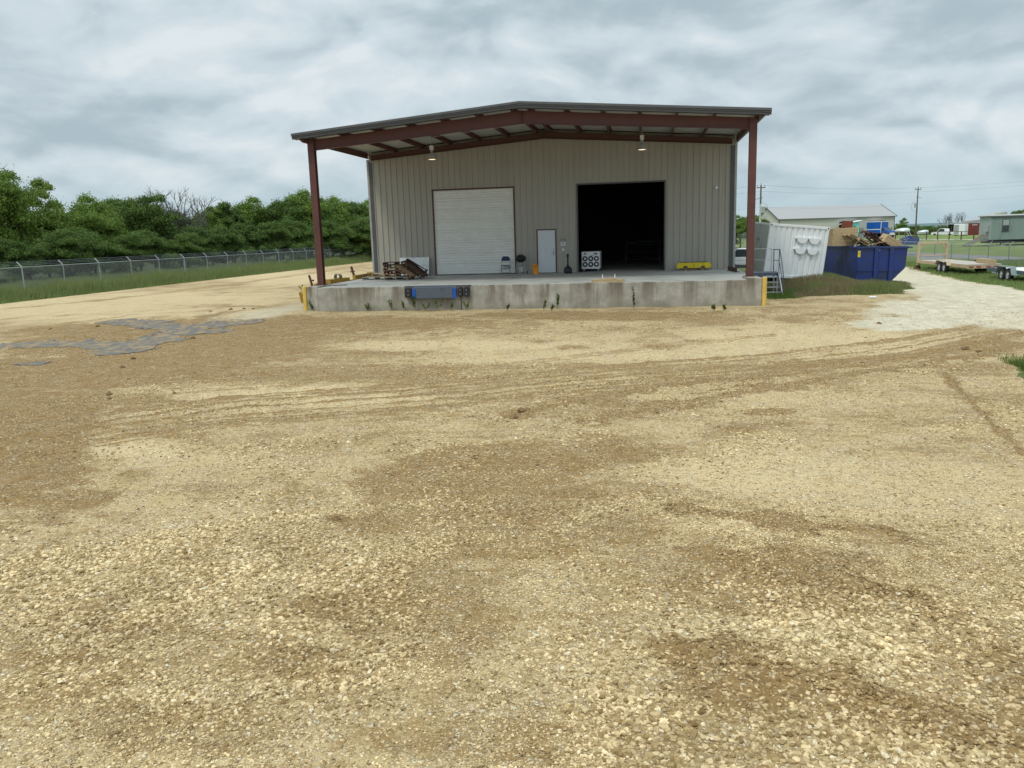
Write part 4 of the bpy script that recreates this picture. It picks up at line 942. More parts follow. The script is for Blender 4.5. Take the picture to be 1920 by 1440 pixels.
crate(.45, .4, .34, inD(.05, 1.9, DH+.95), (0, R(4), dz), 'small reddish crate on top of the heap', m='pallet_red')
rr = random.Random(5)
brd = ['short board sticking up at the right end of the dumpster', 'pale board leaning at the right rim of the dumpster', 'flat board across the right of the heap', 'narrow lath over the right rim', 'plank lying low at the front right of the heap', 'broken plank beside the box panel', 'long lath at the back right of the heap',
       'white painted board low at the front of the heap', 'pale plank jutting over the front rim', 'short cut board near the centre rim', 'grey plank behind the dark pallets', 'thin batten over the left pallets', 'offcut board below the crates', 'wide board by the left rim']
for i, lb in enumerate(brd):
    x = 2.2-.15*i+rr.uniform(-.1, .1); y = rr.uniform(.15, .9)
    L_ = rr.uniform(.5, 1.0); k = MB(); k.box(-L_/2, L_/2, -.06, .06, -.012, .012); o_ = k.build('scrap_board', rr.choice(['pallet_pale', 'pallet_pale', 'grey_wood', 'pallet_wood']))
    o_.location = inD(x, y, DH+.08+rr.uniform(0, .12)); o_.rotation_euler = (rr.uniform(-.5, .5), rr.uniform(-.7, .7), dz+rr.uniform(-1.2, 1.2)); tag(o_, lb, 'board', 'loose boards in the blue dumpster')

# ================================================================== trailers
def wheel(par, x, y, z, r=.385, w_=.22, rimm='rim'):
    k = MB(); k.lathe([(r*.55, -w_/2), (r*.9, -w_/2), (r, -w_*.35), (r, w_*.35), (r*.9, w_/2), (r*.55, w_/2), (r*.55, -w_/2)], (x, y, z), 24, 'x'); t_ = k.build('wheel', 'rubber', par, smooth=True)
    k = MB()
    for s_ in (-1, 1): k.lathe([(r*.56, s_*w_*.42), (r*.45, s_*w_*.30), (r*.22, s_*w_*.34), (r*.2, s_*w_*.5), (0, s_*w_*.5)], (x, y, z), 20, 'x')
    k.build('rim', rimm, t_, smooth=True)
def frm(p0, p1):
    """Empty at p0 with local -y pointing to p1"""
    a = math.atan2(p1[1]-p0[1], p1[0]-p0[0])+PI/2; return a
T0 = at(1735, 503, 63.0); T1 = at(1868, 512, 58.5)
tr1 = thing('flatbed_trailer', 'tan tandem-axle flatbed trailer with a tall gooseneck frame by the fence', 'trailer')
def build_tr1():
    # local: x across (near side = -x), y along, gooseneck end at +y
    Lh = 5.3; Lr = 3.3
    k = MB(); k.box(-1.02, 1.02, -Lr, Lh, .66, .70); k.build('deck', 'trailer_deck', tr1)
    for x in (-1.06, 1.06):
        MB().box(x-.035, x+.035, -Lr, Lh, .48, .71, .005).build('side_rail', 'trailer_tan', tr1)
    MB().box(-1.02, 1.02, Lh-.06, Lh, .48, .70).build('end_rail', 'trailer_tan', tr1)
    k = MB(); k.box(-1.02, 1.02, -Lr, -Lr+.06, .44, .65); tb = k.build('tail_bar', 'trailer_tan', tr1)
    for x in (-.75, -.3, .3, .75): MB().box(x-.14, x+.14, -Lr-.012, -Lr-.001, .5, .58).build('tail_light', 'red_lens', tr1)
    # gooseneck frame
    k = MB()
    for x in (-.98, .98): k.box(x-.07, x+.07, Lh-.1, Lh+.1, .3, 2.0, .01)
    k.box(-.909, .909, Lh-.08, Lh+.08, 1.84, 2.0, .01); k.box(-.909, .909, Lh-.06, Lh+.06, .98, 1.06); 
    k.bar((-.95, Lh, 1.5), (-.6, Lh, 1.87), .1); k.bar((.95, Lh, 1.5), (.6, Lh, 1.87), .1)
    k.build('gooseneck_frame', 'trailer_tan', tr1)
    k = MB(); k.box(-.9, .9, Lh-.02, Lh+.02, .72, .95); k.build('toolbox_shelf', 'galv', tr1)
    MB().box(-.98-.05, -.98+.05, Lh+.0, Lh+.16, .0, .5).build('jack_leg', 'rust', tr1)
    MB().prism([(-1.2, 0), (-.75, 0), (-.84, .3), (-1.1, .3)], Lh-.05, Lh+.25).build('jack_foot', 'rust', tr1)
    for y in (-.42, .42):
        for x in (-1.22, 1.22): wheel(tr1, x, y, .385)
    for s_ in (-1, 1):
        k = MB(); a, b_ = sorted((s_*1.09, s_*1.36)); k.prism([(-1.05, .55), (-.85, .86), (.85, .86), (1.05, .55), (1.02, .55), (.82, .82), (-.82, .82), (-1.02, .55)], a, b_, 'yz'); k.build('fender', 'trailer_tan', tr1)
    for y in (-2.1, -.9, .9, 2.1): MB().box(-1.12, -1.096, y-.04, y+.04, .5, .66).build('stake_pocket', 'trailer_tan', tr1)
build_tr1()
zt = gz(34, 24)
def place(o, pa, pb, z):     # pa: wheels centre pixel-derived near-side point, direction towards pb
    d = np.array([pb[0]-pa[0], pb[1]-pa[1]]); d /= np.linalg.norm(d); ang = math.atan2(d[1], d[0])-PI/2
    return ang
A = gpz(1712, 505); B = gpz(1766, 512)      # jack foot and near wheels
d = (A-B)[:2]; ang1 = math.atan2(d[1], d[0])-PI/2
ang1 += R(0)
right = np.array([math.cos(ang1), math.sin(ang1)])
tr1.location = (B[0]+right[0]*1.25, B[1]+right[1]*1.25, gz(B[0], B[1])); tr1.rotation_euler = (0, 0, ang1)
k = MB(); k.box(-.11, .11, -1.0, 1.0, .705, 1.0, .01); k.box(.13, .33, -.9, 1.0, .705, .95, .01); wb_ = k.build('timber_beam', 'pallet_pale')
wb_.location = (tr1.location.x+.55*right[0]+2.1*math.sin(ang1), tr1.location.y+.55*right[1]-2.1*math.cos(ang1), tr1.location.z); wb_.rotation_euler = (0, 0, ang1)
tag(wb_, 'pair of pale timber beams lying on the rear of the tan trailer', 'timber beam')
tr2 = thing('flatbed_trailer', 'dark blue-grey tandem-axle car trailer with pale deck at the right edge', 'trailer')
def build_tr2():
    Lh = 3.0
    k = MB(); k.box(-1.0, 1.0, -Lh, Lh, .57, .62); k.build('deck', 'pale_deck', tr2)
    for x in (-1.04, 1.04): MB().box(x-.035, x+.035, -Lh, Lh, .46, .66, .005).build('side_rail', 'trailer_blue', tr2)
    for y in (-Lh, Lh): MB().box(-1.0, 1.0, y-.04, y+.04, .46, .66).build('end_rail', 'trailer_blue', tr2)
    k = MB(); k.bar((-.95, Lh, .5), (0, Lh+1.3, .5), .1, .14); k.bar((.95, Lh, .5), (0, Lh+1.3, .5), .1, .14); k.build('tongue', 'trailer_blue', tr2)
    for y in (-.43, .43):
        for x in (-1.2, 1.2): wheel(tr2, x, y, .385)
    for s_ in (-1, 1):
        a, b_ = sorted((s_*1.08, s_*1.36)); k = MB(); k.prism([(-1.1, .42), (-.9, .86), (.9, .86), (1.1, .42), (1.06, .42), (.87, .82), (-.87, .82), (-1.06, .42)], a, b_, 'yz'); k.box(a, b_, -1.5, -1.1, .40, .45); k.build('fender', 'home_wall', tr2)
    for y in (1.2, 1.5, 1.8, 2.1): MB().box(-1.1, -1.08, y-.07, y+.07, .36, .42).build('reflector', 'white_paint', tr2)
    MB().box(-1.095, -1.08, 1.1, 2.3, .34, .455).build('reflector_plate', 'trailer_blue', tr2)
build_tr2()
A = gpz(1879, 526); B = gpz(1892, 529); d = (A-B)[:2]; ang2 = math.atan2(d[1], d[0])-PI/2; ang2 = ang1+R(-3)
right = np.array([math.cos(ang2), math.sin(ang2)]); Cc = (A+B)/2
tr2.location = (Cc[0]+right[0]*1.2, Cc[1]+right[1]*1.2, gz(Cc[0], Cc[1])); tr2.rotation_euler = (0, 0, ang2)

# ================================================================== fences
def fence(name, label, p0, ang, step, n0, n1, z0, dzs, H_, lean, extra=None, mm='galv'):
    f = thing(name, label, 'fence', (p0[0], p0[1], 0), ang)
    def zr(k_): return z0+dzs*k_
    for k_ in range(n0, n1+1):
        x = k_*step; zb = gz(p0[0]+math.cos(ang)*x, p0[1]+math.sin(ang)*x)-.05
        straight = extra == k_
        m_ = MB(); m_.tube([(x, 0, zb), (x, 0, zr(k_)+(.42 if straight else .03))], .031 if k_ % 5 else .04, 8); po = m_.build('post', mm, f)
        if not straight:
            m_ = MB(); m_.bar((x, 0, zr(k_)+.02), (x, lean*.30, zr(k_)+.34), .05, .04); m_.build('barb_arm', mm, po)
    m_ = MB(); m_.tube([(n0*step, 0, zr(n0)), (n1*step, 0, zr(n1))], .024, 6); m_.build('top_rail', 'galv', f)
    m_ = MB()
    for i in range(3):
        t_ = .35+.3*i; m_.tube([(n0*step, lean*.3*t_, zr(n0)+.02+.32*t_), (n1*step, lean*.3*t_, zr(n1)+.02+.32*t_)], .007, 3)
    m_.build('barbed_wire', 'wire', f)
    m_ = MB(); 
    m_.add([(n0*step, -.03, zr(n0)-H_), (n1*step, -.03, zr(n1)-H_), (n1*step, -.03, zr(n1)), (n0*step, -.03, zr(n0))], [(0, 1, 2, 3)]); m_.build('chain_link_mesh', 'chain_link', f, fix=False)
    return f
fence('chain_link_fence', 'galvanised chain-link fence with barbed wire arms running along the left tree line', (-24.12, 11.168), 1.5828, 3.66, -4, 17, 1.8755, -.0064, 1.8, 1, extra=13)
fence('chain_link_fence', 'chain-link fence with leaning barbed wire arms behind the trailers at right', (39.865, 41.457), -1.3415, 2.44, -22, 9, 1.0759, -.0393, 1.72, 1, mm='wire')

# ================================================================== vegetation
def crown_mesh(name, m, seed, H_=1., blobs=26, leaves=420, leaf=.025, lo=.16, wide=.36, gap=0.):
    """unit-height crown: clumps of leaf quads around many lobes, uneven outline"""
    r_ = np.random.default_rng(seed); C_ = []; Rr = []
    lobes_ = [(r_.uniform(-.15, .15)*wide/.36, r_.uniform(-.15, .15)*wide/.36, z_, r_.uniform(.19, .26)) for z_ in (.70, .6, .48, .36)]+[(0, 0, .26+.3*r_.random(), .3)]
    for i in range(blobs):
        lx, ly, lz, lr = lobes_[i % 5]; d_ = r_.normal(size=3); d_ /= np.linalg.norm(d_); d_[2] = abs(d_[2]) if r_.random() < .35 else d_[2]
        q_ = lr*r_.uniform(.5, 1.); c_ = np.array([lx, ly, lz])+d_*q_*np.array([wide/.36, wide/.36, 1.]); c_[2] = min(max(c_[2], lo), .93)
        C_.append(tuple(c_)); Rr.append(r_.uniform(.07, .14))
    V = []; n = leaves
    for (cx, cy, cz), rad in zip(C_, Rr):
        u = r_.normal(size=(n, 3)); u /= np.linalg.norm(u, axis=1)[:, None]; u[:, 2] = np.abs(u[:, 2])*.9-.25*(r_.random(n) < .45)
        rr_ = rad*(.55+.5*r_.random(n))[:, None]; lump = 1+.28*np.sin(u[:, :1]*9+cx*40)*np.cos(u[:, 1:2]*8+cz*30)
        rr_ = rr_*np.where(r_.random((n, 1)) < .14, r_.uniform(1.1, 1.6, (n, 1)), 1.); P_ = np.array([cx, cy, cz])+u*rr_*lump*[1, 1, .95]
        s_ = leaf*r_.uniform(.4, 1.1, n)[:, None]
        a1 = r_.normal(size=(n, 3)); a1 /= np.linalg.norm(a1, axis=1)[:, None]; nr = u+.8*r_.normal(size=(n, 3)); a2 = np.cross(a1, nr); a2 /= np.linalg.norm(a2, axis=1)[:, None]; a1 = np.cross(a2, nr); a1 /= np.linalg.norm(a1, axis=1)[:, None]
        V.append(np.stack([P_-a1*s_*.5, P_+a2*s_*.32, P_+a1*s_*.5, P_-a2*s_*.32], 1))
    V = np.concatenate(V).reshape(-1, 3); F = np.arange(len(V)).reshape(-1, 4)
    o_ = npmesh(name, V, F, m); me = o_.data; bpy.data.objects.remove(o_); return me, list(zip(C_, Rr))
def trunk_mesh(lobes, seed, lo=.2, r0=.02, m='bark'):
    r_ = random.Random(seed); k = MB(); top = Vector((r_.uniform(-.03, .03), r_.uniform(-.03, .03), .62))
    k.tube([(0, 0, -.02), (.005, 0, lo), (top.x*.6, top.y*.6, .42), top], r0, 7, r0*.35)
    for (c, rd) in lobes[:14]:
        s_ = r_.uniform(lo, .5); st_ = Vector((0, 0, s_)); c = Vector(c); mid = st_.lerp(c, .5)+Vector((0, 0, -.02)); k.tube([st_, mid, c], r0*.45, 5, r0*.12)
    me = bpy.data.meshes.new('trunk'); me.from_pydata(k.v, [], k.f); me.materials.append(M[m]); return me
PROTO = []
for i, (m, kw) in enumerate([('leaf', dict(blobs=52, leaves=820, lo=.1)), ('leaf_dark', dict(blobs=58, leaves=780, wide=.42, lo=.1)), ('leaf', dict(blobs=34, leaves=640, wide=.34, lo=.18)), ('leaf_grey', dict(blobs=34, leaves=380, wide=.4, lo=.12)), ('leaf', dict(blobs=56, leaves=720, wide=.46, lo=.05)), ('leaf_dark', dict(blobs=56, leaves=720, wide=.48, lo=.03))]):
    me, lob = crown_mesh('crown', m, 100+i, **kw); PROTO.append((me, trunk_mesh(lob, i)))
def tree(x, y, H_, pi_, label, group=None, wid=1., name='tree', z=None):
    z = gz(x, y)-.1 if z is None else z
    t_ = thing(name, label, 'tree', (x, y, z), random.uniform(0, 6.28), group)
    t_.scale = (H_*wid, H_*wid, H_)
    for nm, me in (('crown', PROTO[pi_][0]), ('trunk', PROTO[pi_][1])):
        o_ = bpy.data.objects.new(nm, me); COL.objects.link(o_); o_.parent = t_
    return t_
def topz(px, py, x, y):       # height a crown must reach to touch this pixel
    return float(at(px, py, math.hypot(x-CAM[0], y-CAM[1]))[2])
ORD = ['first', 'second', 'third', 'fourth', 'fifth', 'sixth', 'seventh', 'eighth', 'ninth', 'tenth', 'eleventh', 'twelfth', 'thirteenth', 'fourteenth', 'fifteenth', 'sixteenth', 'seventeenth', 'eighteenth', 'nineteenth', 'twentieth']
row = [(-35, 300, 82, 1), (22, 314, 80, 0), (88, 330, 84, 2), (150, 388, 84, 4), (192, 362, 88, 0), (222, 360, 94, 1), (262, 356, 92, 1), (306, 392, 98, 3), (352, 382, 98, 3), (398, 384, 100, 2), (440, 372, 104, 1), (478, 366, 106, 0), (520, 362, 108, 1), (562, 354, 110, 0), (600, 354, 112, 1), (640, 366, 114, 0), (675, 368, 118, 1), (710, 372, 122, 0)]
kinds = {0: 'bright green', 1: 'dark green', 2: 'loose-crowned green', 3: 'thin grey-green', 4: 'low bushy green', 5: 'low dark'}
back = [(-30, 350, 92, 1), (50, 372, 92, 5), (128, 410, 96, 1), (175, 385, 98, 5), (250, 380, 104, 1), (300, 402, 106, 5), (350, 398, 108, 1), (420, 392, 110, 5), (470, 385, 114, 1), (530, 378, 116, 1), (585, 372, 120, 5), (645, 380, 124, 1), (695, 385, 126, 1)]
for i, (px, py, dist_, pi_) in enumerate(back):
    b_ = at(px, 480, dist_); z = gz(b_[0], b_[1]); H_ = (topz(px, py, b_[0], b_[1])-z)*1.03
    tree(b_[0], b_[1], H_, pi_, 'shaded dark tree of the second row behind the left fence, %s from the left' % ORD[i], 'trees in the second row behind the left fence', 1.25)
for i, (px, py, dist_, pi_) in enumerate(row):
    b_ = at(px, 480, dist_); z = gz(b_[0], b_[1]); H_ = (topz(px, py, b_[0], b_[1])-z)*1.03
    tree(b_[0], b_[1], H_, pi_, '%s leafy tree, %s from the left in the row behind the left fence' % (kinds[pi_], ORD[i]), 'trees behind the left fence', 1.0 if px > 120 else .8)
low = [(-20, 428, 76, 5), (40, 440, 74, 5), (112, 420, 76, 5), (165, 425, 79, 5), (228, 430, 82, 5), (290, 425, 86, 5), (340, 430, 88, 5), (385, 418, 92, 5), (436, 420, 94, 5), (480, 412, 98, 5), (525, 410, 100, 5), (570, 405, 103, 5), (625, 405, 106, 5), (672, 402, 110, 5), (700, 400, 113, 5)]
for i, (px, py, dist_, pi_) in enumerate(low):
    b_ = at(px, 480, dist_); z = gz(b_[0], b_[1]); H_ = topz(px, py, b_[0], b_[1])-z
    tree(b_[0], b_[1], H_, pi_, '%s spreading shrub, %s from the left at the foot of the left tree row' % (kinds[pi_].replace('low ', ''), ORD[i]), 'shrubs at the foot of the tree row', 1.25, name='shrub')
# leafless trees showing above the row
def bare_mesh(seed, H_=1.):
    r_ = random.Random(seed); k = MB()
    def br(p, d, L_, rad, lv_):
        q = p+d*L_; mid = p+d*L_*.5+Vector((r_.uniform(-1, 1), r_.uniform(-1, 1), r_.uniform(-.3, .5)))*L_*.08
        k.tube([p, mid, q], rad, 4 if lv_ > 1 else 6, rad*.6)
        if lv_ < 5:
            for j in range(3 if lv_ < 4 else 2):
                dd = (d+Vector((r_.uniform(-1, 1), r_.uniform(-1, 1), r_.uniform(-.1, .7)))*.62).normalized(); br(p.lerp(q, r_.uniform(.6, 1)), dd, L_*r_.uniform(.55, .8), rad*.6, lv_+1)
    br(Vector((0, 0, 0)), Vector((0, 0, 1)), .33, .016, 0)
    me = bpy.data.meshes.new('branches'); me.from_pydata(k.v, [], k.f); me.materials.append(M['bare_bark']); return me
BARE = [bare_mesh(5), bare_mesh(11)]
def bare(px, py, dist_, lb, bi=0, wid=1., group='bare trees'):
    b_ = at(px, 470, dist_); z = gz(b_[0], b_[1]); H_ = topz(px, py, b_[0], b_[1])-z
    o_ = bpy.data.objects.new('bare_tree', BARE[bi]); COL.objects.link(o_); o_.location = (b_[0], b_[1], z); mz = max(v.co.z for v in BARE[bi].vertices)
    o_.scale = (H_/mz*wid, H_/mz*wid, H_/mz); o_.rotation_euler = (0, 0, random.uniform(0, 6)); tag(o_, lb, 'bare tree', group)
bare(300, 345, 97, 'leafless grey tree standing out left of the gap in the left tree row'); bare(335, 349, 98, 'leafless tree with pale spread twigs in the middle of the left tree row', 1, 1.2); bare(372, 360, 99, 'leafless tree, rightmost of the three in the left row', 0, 1.2)
bare(1768, 400, 330, 'bare tree, leftmost of the four on the far skyline at right', 0, group='bare trees on the skyline'); bare(1780, 397, 330, 'bare tree, second of the four on the far skyline', 1, group='bare trees on the skyline')
bare(1790, 396, 332, 'bare tree, third of the four on the far skyline', 0, group='bare trees on the skyline'); bare(1803, 396, 328, 'bare ivy-clad tree, rightmost of the four on the far skyline', 1, .8, group='bare trees on the skyline')
# right side trees
for i, (px, py, dist_, pi_, wid, lb) in enumerate([(1388, 398, 132, 1, 1.2, 'dark green tree behind the right corner of the warehouse'), (1414, 400, 128, 0, 1.2, 'green tree seen right behind the right canopy column'), (1436, 402, 130, 1, 1.0, 'dark tree beside the transformer pole'),
                                                  (1372, 400, 135, 0, 1.2, 'green tree mostly hidden behind the warehouse corner'), (1900, 388, 150, 1, 1., 'dark tree rising over the grey mobile office'), (1928, 392, 155, 0, 1.2, 'tree at the right edge over the mobile office'),
                                                  (1688, 407, 300, 2, 1.0, 'loose pale tree standing right of the white metal shed')]):
    b_ = at(px, 460, dist_); z = gz(b_[0], b_[1]); tree(b_[0], b_[1], (topz(px, py, b_[0], b_[1])-z), pi_, lb, 'single trees at the right', wid)
# far wood as individual small trees
fw = [(1676+9.5*i, 424+3*math.sin(i*1.7)+(-5 if i > 15 else 0), 380+30*((i*7) % 5)) for i in range(26)]
for i, (px, py, dist_) in enumerate(fw):
    b_ = at(px, 460, dist_); z = gz(b_[0], b_[1]); tree(b_[0], b_[1], max(4, topz(px, py, b_[0], b_[1])-z), 5, 'small dark tree in the low wood on the right horizon, %s from the left' % (ORD+['twenty-first', 'twenty-second', 'twenty-third', 'twenty-fourth', 'twenty-fifth', 'twenty-sixth'])[i], 'far wood on the right horizon', 2.0, name='far_tree')
# horizon hills
k = MB(); n = 60; vs = []
pts = []
for i in range(n+1):
    a = YAW+PI/2+1.2-2.4*i/n; r_ = 1500; hh = 5+10*fbm(np.array([i*.21]), np.array([2.3]))[0]
    for dr_, h_ in ((-260, -40), (-100, hh*.6-9), (0, hh-9), (200, -40)): vs.append((CAM[0]+(r_+dr_)*math.cos(a), CAM[1]+(r_+dr_)*math.sin(a), h_))
k.add(vs, [(i*4+j, i*4+j+1, (i+1)*4+j+1, (i+1)*4+j) for i in range(n) for j in range(3)]); tag(k.build('hills', 'hazy_hill', smooth=True), kind='structure')

# grass blades
def blades(name, label, x, y, h, w_, m, lean=.35):
    n = len(x); z = groundz(x, y); a = rng.uniform(0, 2*PI, n); l = rng.normal(0, lean, n)*h; la = rng.uniform(0, 2*PI, n)
    dx, dy = np.cos(a)*w_/2, np.sin(a)*w_/2; B0 = np.stack([x-dx, y-dy, z-.03], 1); B1 = np.stack([x+dx, y+dy, z-.03], 1); T_ = np.stack([x+l*np.cos(la), y+l*np.sin(la), z+h], 1)
    o_ = npmesh(name, np.stack([B0, B1, T_], 1).reshape(-1, 3), np.arange(3*n).reshape(-1, 3), m); tag(o_, label, 'grass', kind='stuff')
n = 95000; y = rng.uniform(-6, 78, n); x = -21.5-rng.random(n)**1.2*8.5+.35*(fbm(np.zeros(n)+3, y*.6)-.5); hh = .35+.75*fbm(x*.8, y*.8)
hh = hh*ss(-21.3, -22.6, x)+.1; kk = rng.random(n)
blades('tall_grass', 'tall green grass growing along the left chain-link fence', x[kk < .8], y[kk < .8], hh[kk < .8], .05, 'grass')
blades('dry_grass', 'straw-coloured stems among the tall grass by the left fence', x[kk >= .8], y[kk >= .8], hh[kk >= .8]*1.1, .03, 'grass_dry')
n = 26000; y = rng.uniform(-2, 80, n); x = rng.uniform(-38, -28, n); kk = (x < -34.5) | (x > -30.5); blades('verge_grass', 'rough grass verge along the lane behind the left fence', x[kk], y[kk], .25+.5*fbm(x[kk]*.5, y[kk]*.5), .09, 'grass')
n = 60000; x = rng.uniform(18.7, 29, n); y = rng.uniform(1.2, 14, n); _, _, g, _, _, _, _ = masks(x, y); kk = (rng.random(n) < g*.9) & (g > .45); kk &= ~((x < 20) & (y > 2.6) & (y < 5.3)); x, y = x[kk], y[kk]
hh = (.12+.50*fbm(x*.7, y*.7)*ss(1.4, 4.5, y))*(1-.6*ss(22.8, 24.6, x)*ss(5, 8, y))*ss(.3, 1., g[kk]); q = fbm(x*.6+5, y*.6); br_ = (x < 20.3) & (y < 3.2); dry = (q > .43) & ~br_
blades('meadow_grass', 'rough green grass around the container and dumpster', x[~dry & ~br_], y[~dry & ~br_], hh[~dry & ~br_], .035, 'grass_olive')
blades('dry_meadow_grass', 'dry brownish grass in front of the dumpster', x[dry], y[dry], hh[dry]*.9, .03, 'grass_dry')
blades('bright_grass', 'bright green short grass at the foot of the right yellow post', x[br_], y[br_], hh[br_]+.08, .03, 'grass_bright')
n = 26000; x = rng.uniform(31.5, 46, n); y = rng.uniform(5, 42, n); _, _, g, _, _, _, _ = masks(x, y); kk = rng.random(n) < g; x, y = x[kk], y[kk]
blades('roadside_grass', 'green grass under the trailers by the right fence', x, y, .08+.22*fbm(x*.6, y*.6), .06, 'grass')
e = gp(1925, 700); n = 4000; x = e[0]+np.abs(rng.normal(0, .5, n))+.1; y = e[1]+rng.normal(0, .8, n); blades('edge_grass', 'tuft of green grass at the right edge of the yard', x, y, .06+.12*rng.random(n), .014, 'grass_bright')

def weed(px, py, h, s_, label, n=26, group='weeds at the foot of the dock'):
    p = gp(px, py); y = min(p[1], -1.2) if 580 < px < 1430 else p[1]; t_ = thing('weed', label, 'weed', (p[0], y, gz(p[0], y)), 0, group)
    k = MB(); st_ = []
    for i in range(max(2, n//9)):
        a = random.uniform(0, 6.28); q = (s_*.5*math.cos(a), min(.0, s_*.2*math.sin(a))); hh = h*1.25*random.uniform(.55, 1); k.tube([(q[0]*.2, 0, -.03), (q[0]*.5, q[1]*.5, hh*.6), (q[0], q[1], hh)], .006, 4); st_.append((q, hh))
    k.build('stem', 'grass', t_); k = MB()
    for i in range(n*8):
        (q, hh) = random.choice(st_); f = random.uniform(.3, 1.02); c = Vector((q[0]*f, q[1]*f, hh*f)); d = Vector((random.uniform(-1, 1), random.uniform(-1, .2), random.uniform(-.3, .9))).normalized(); L_ = random.uniform(.04, .10); r_ = d.cross(Vector((random.random(), .3, 1))).normalized()*L_*.28
        k.add([c, c+d*L_*.5+r_, c+d*L_, c+d*L_*.5-r_], [(0, 1, 2, 3)])
    k.build('leaves', 'grass_bright' if h > .5 else 'grass', t_, fix=False)
weed(1045, 581, .62, .25, 'tall leafy weed on a thin stem against the dock face under the entry door', 24)
weed(1189, 580, .68, .16, 'lone tall weed against the dock face under the open bay', 20)
for px, h, s_, lb in [(575, .4, .6, 'bushy weed at the left yellow post'), (596, .35, .4, 'weed at the foot of the left corner pier'), (735, .42, .35, 'weed left of the dock leveler'), (758, .34, .3, 'weed under the left black bumper'), (778, .55, .35, 'taller weed under the left end of the leveler'),
                      (800, .3, .4, 'low weed under the leveler plate'), (822, .45, .45, 'dark weed under the middle of the leveler'), (845, .35, .45, 'weed under the right end of the leveler'), (876, .3, .3, 'small weed under the right bumper'), (1018, .35, .3, 'small weed left of the tall leafy weed'),
                      (1033, .25, .3, 'tiny weed touching the tall leafy weed'), (1340, .22, .5, 'sparse weed near the right end of the dock face'), (1360, .2, .5, 'low grassy weed near the right pier'), (692, .25, .2, 'brown weed left on the stained dock face'), (950, .18, .2, 'tiny weed at the foot of the dock right of the bumper')]:
    weed(px, 583, h, s_, lb, 18)
weed(568, 545, .35, .5, 'grassy weed at the left side of the dock by the implement', 18); weed(1492, 530, .5, .3, 'stalky weed before the white container', 14, 'weeds by the container'); weed(1480, 522, .55, .25, 'tall stalk at the container left of its middle', 12, 'weeds by the container'); weed(1530, 532, .4, .4, 'weed at the right lower corner of the container', 14, 'weeds by the container')
k = MB(); k.box(-.14, .14, -.08, .08, 0, .07, .02); lt = k.build('paper_litter', 'white_paint'); p = gp(1636, 560, 0.); lt.location = (p[0], p[1], gz(p[0], p[1])); tag(lt, 'scrap of white paper on the grass edge before the dumpster', 'litter')

# ================================================================== poles and wires
def pole(px, pyb, pyt, dist_, label, lower='pole_wood', xf=1):
    b_ = at(px, pyb, dist_); t_ = at(px, pyt, dist_); H_ = t_[2]-b_[2]; q = thing('utility_pole', label, 'utility pole', b_, YAW, 'utility poles')
    MB().tube([(0, 0, 0), (0, 0, H_*.55), (0, 0, H_*.62)], .15, 8, .12).build('shaft', lower, q); MB().tube([(0, 0, H_*.621), (0, 0, H_)], .12, 8, .10).build('upper_shaft', 'pole_wood', q)
    MB().bar((-.6, 0, H_-.35), (.6, 0, H_-.35), .1, .12).build('crossarm', 'pole_wood', q)
    for x in (-.5, 0, .5): k = MB(); k.lathe([(0, .3), (.07, .28), (.05, .15), (.07, .1), (.03, 0)], (x, 0, H_-.3 if x else H_), 8); k.build('insulator', 'galv', q)
    k = MB(); k.lathe([(0, -.45), (.24, -.45), (.24, .4), (.12, .5), (0, .5)], (.38*xf, -.15, H_-3.3), 12); k.build('transformer', 'galv', q)
    k = MB(); k.tube([(.3*xf, 0, H_-2.4), (.9*xf, 0, H_-2.7), (1.1*xf, 0, H_-3.6), (.9*xf, 0, H_-4.2), (.2*xf, 0, H_-4.5)], .025, 5); k.bar((-.7*xf, 0, H_-1.9), (.3*xf, 0, H_-1.7), .07); k.build('service_cable', 'wire', q)
    return t_
pa = pole(1424.5, 440, 347, 118, 'pale utility pole with transformer beside the right canopy column', 'pole_pale')
pb = pole(1716, 443, 352, 175, 'wooden utility pole standing right of the white metal shed', xf=-1)
k = MB(); far_r = at(2100, 322, 240); far_l = at(1200, 372, 140); pc_ = at(1716, 353, 176)
for i, (dy_, r_) in enumerate(((0, .014), (-.8, .012), (-3.0, .010))):
    P0 = Vector(far_l)+Vector((0, 0, dy_)); P1 = Vector(pa)+Vector((0, 0, dy_)); P2 = Vector(pb)+Vector((0, 0, dy_)); P3 = Vector(far_r)+Vector((0, 0, dy_))
    for a, b_ in ((P0, P1), (P1, P2), (P2, P3)):
        k.tube([a.lerp(b_, t_/10)-Vector((0, 0, .9*4*(t_/10)*(1-t_/10)*(a-b_).length/150)) for t_ in range(11)], r_, 4)
tag(k.build('power_line', 'wire'), 'thin overhead power wires strung between the utility poles', 'power line')

# ================================================================== far right buildings
def seg(px0, px1, py, dist0, dist1): return at(px0, py, dist0), at(px1, py, dist1)
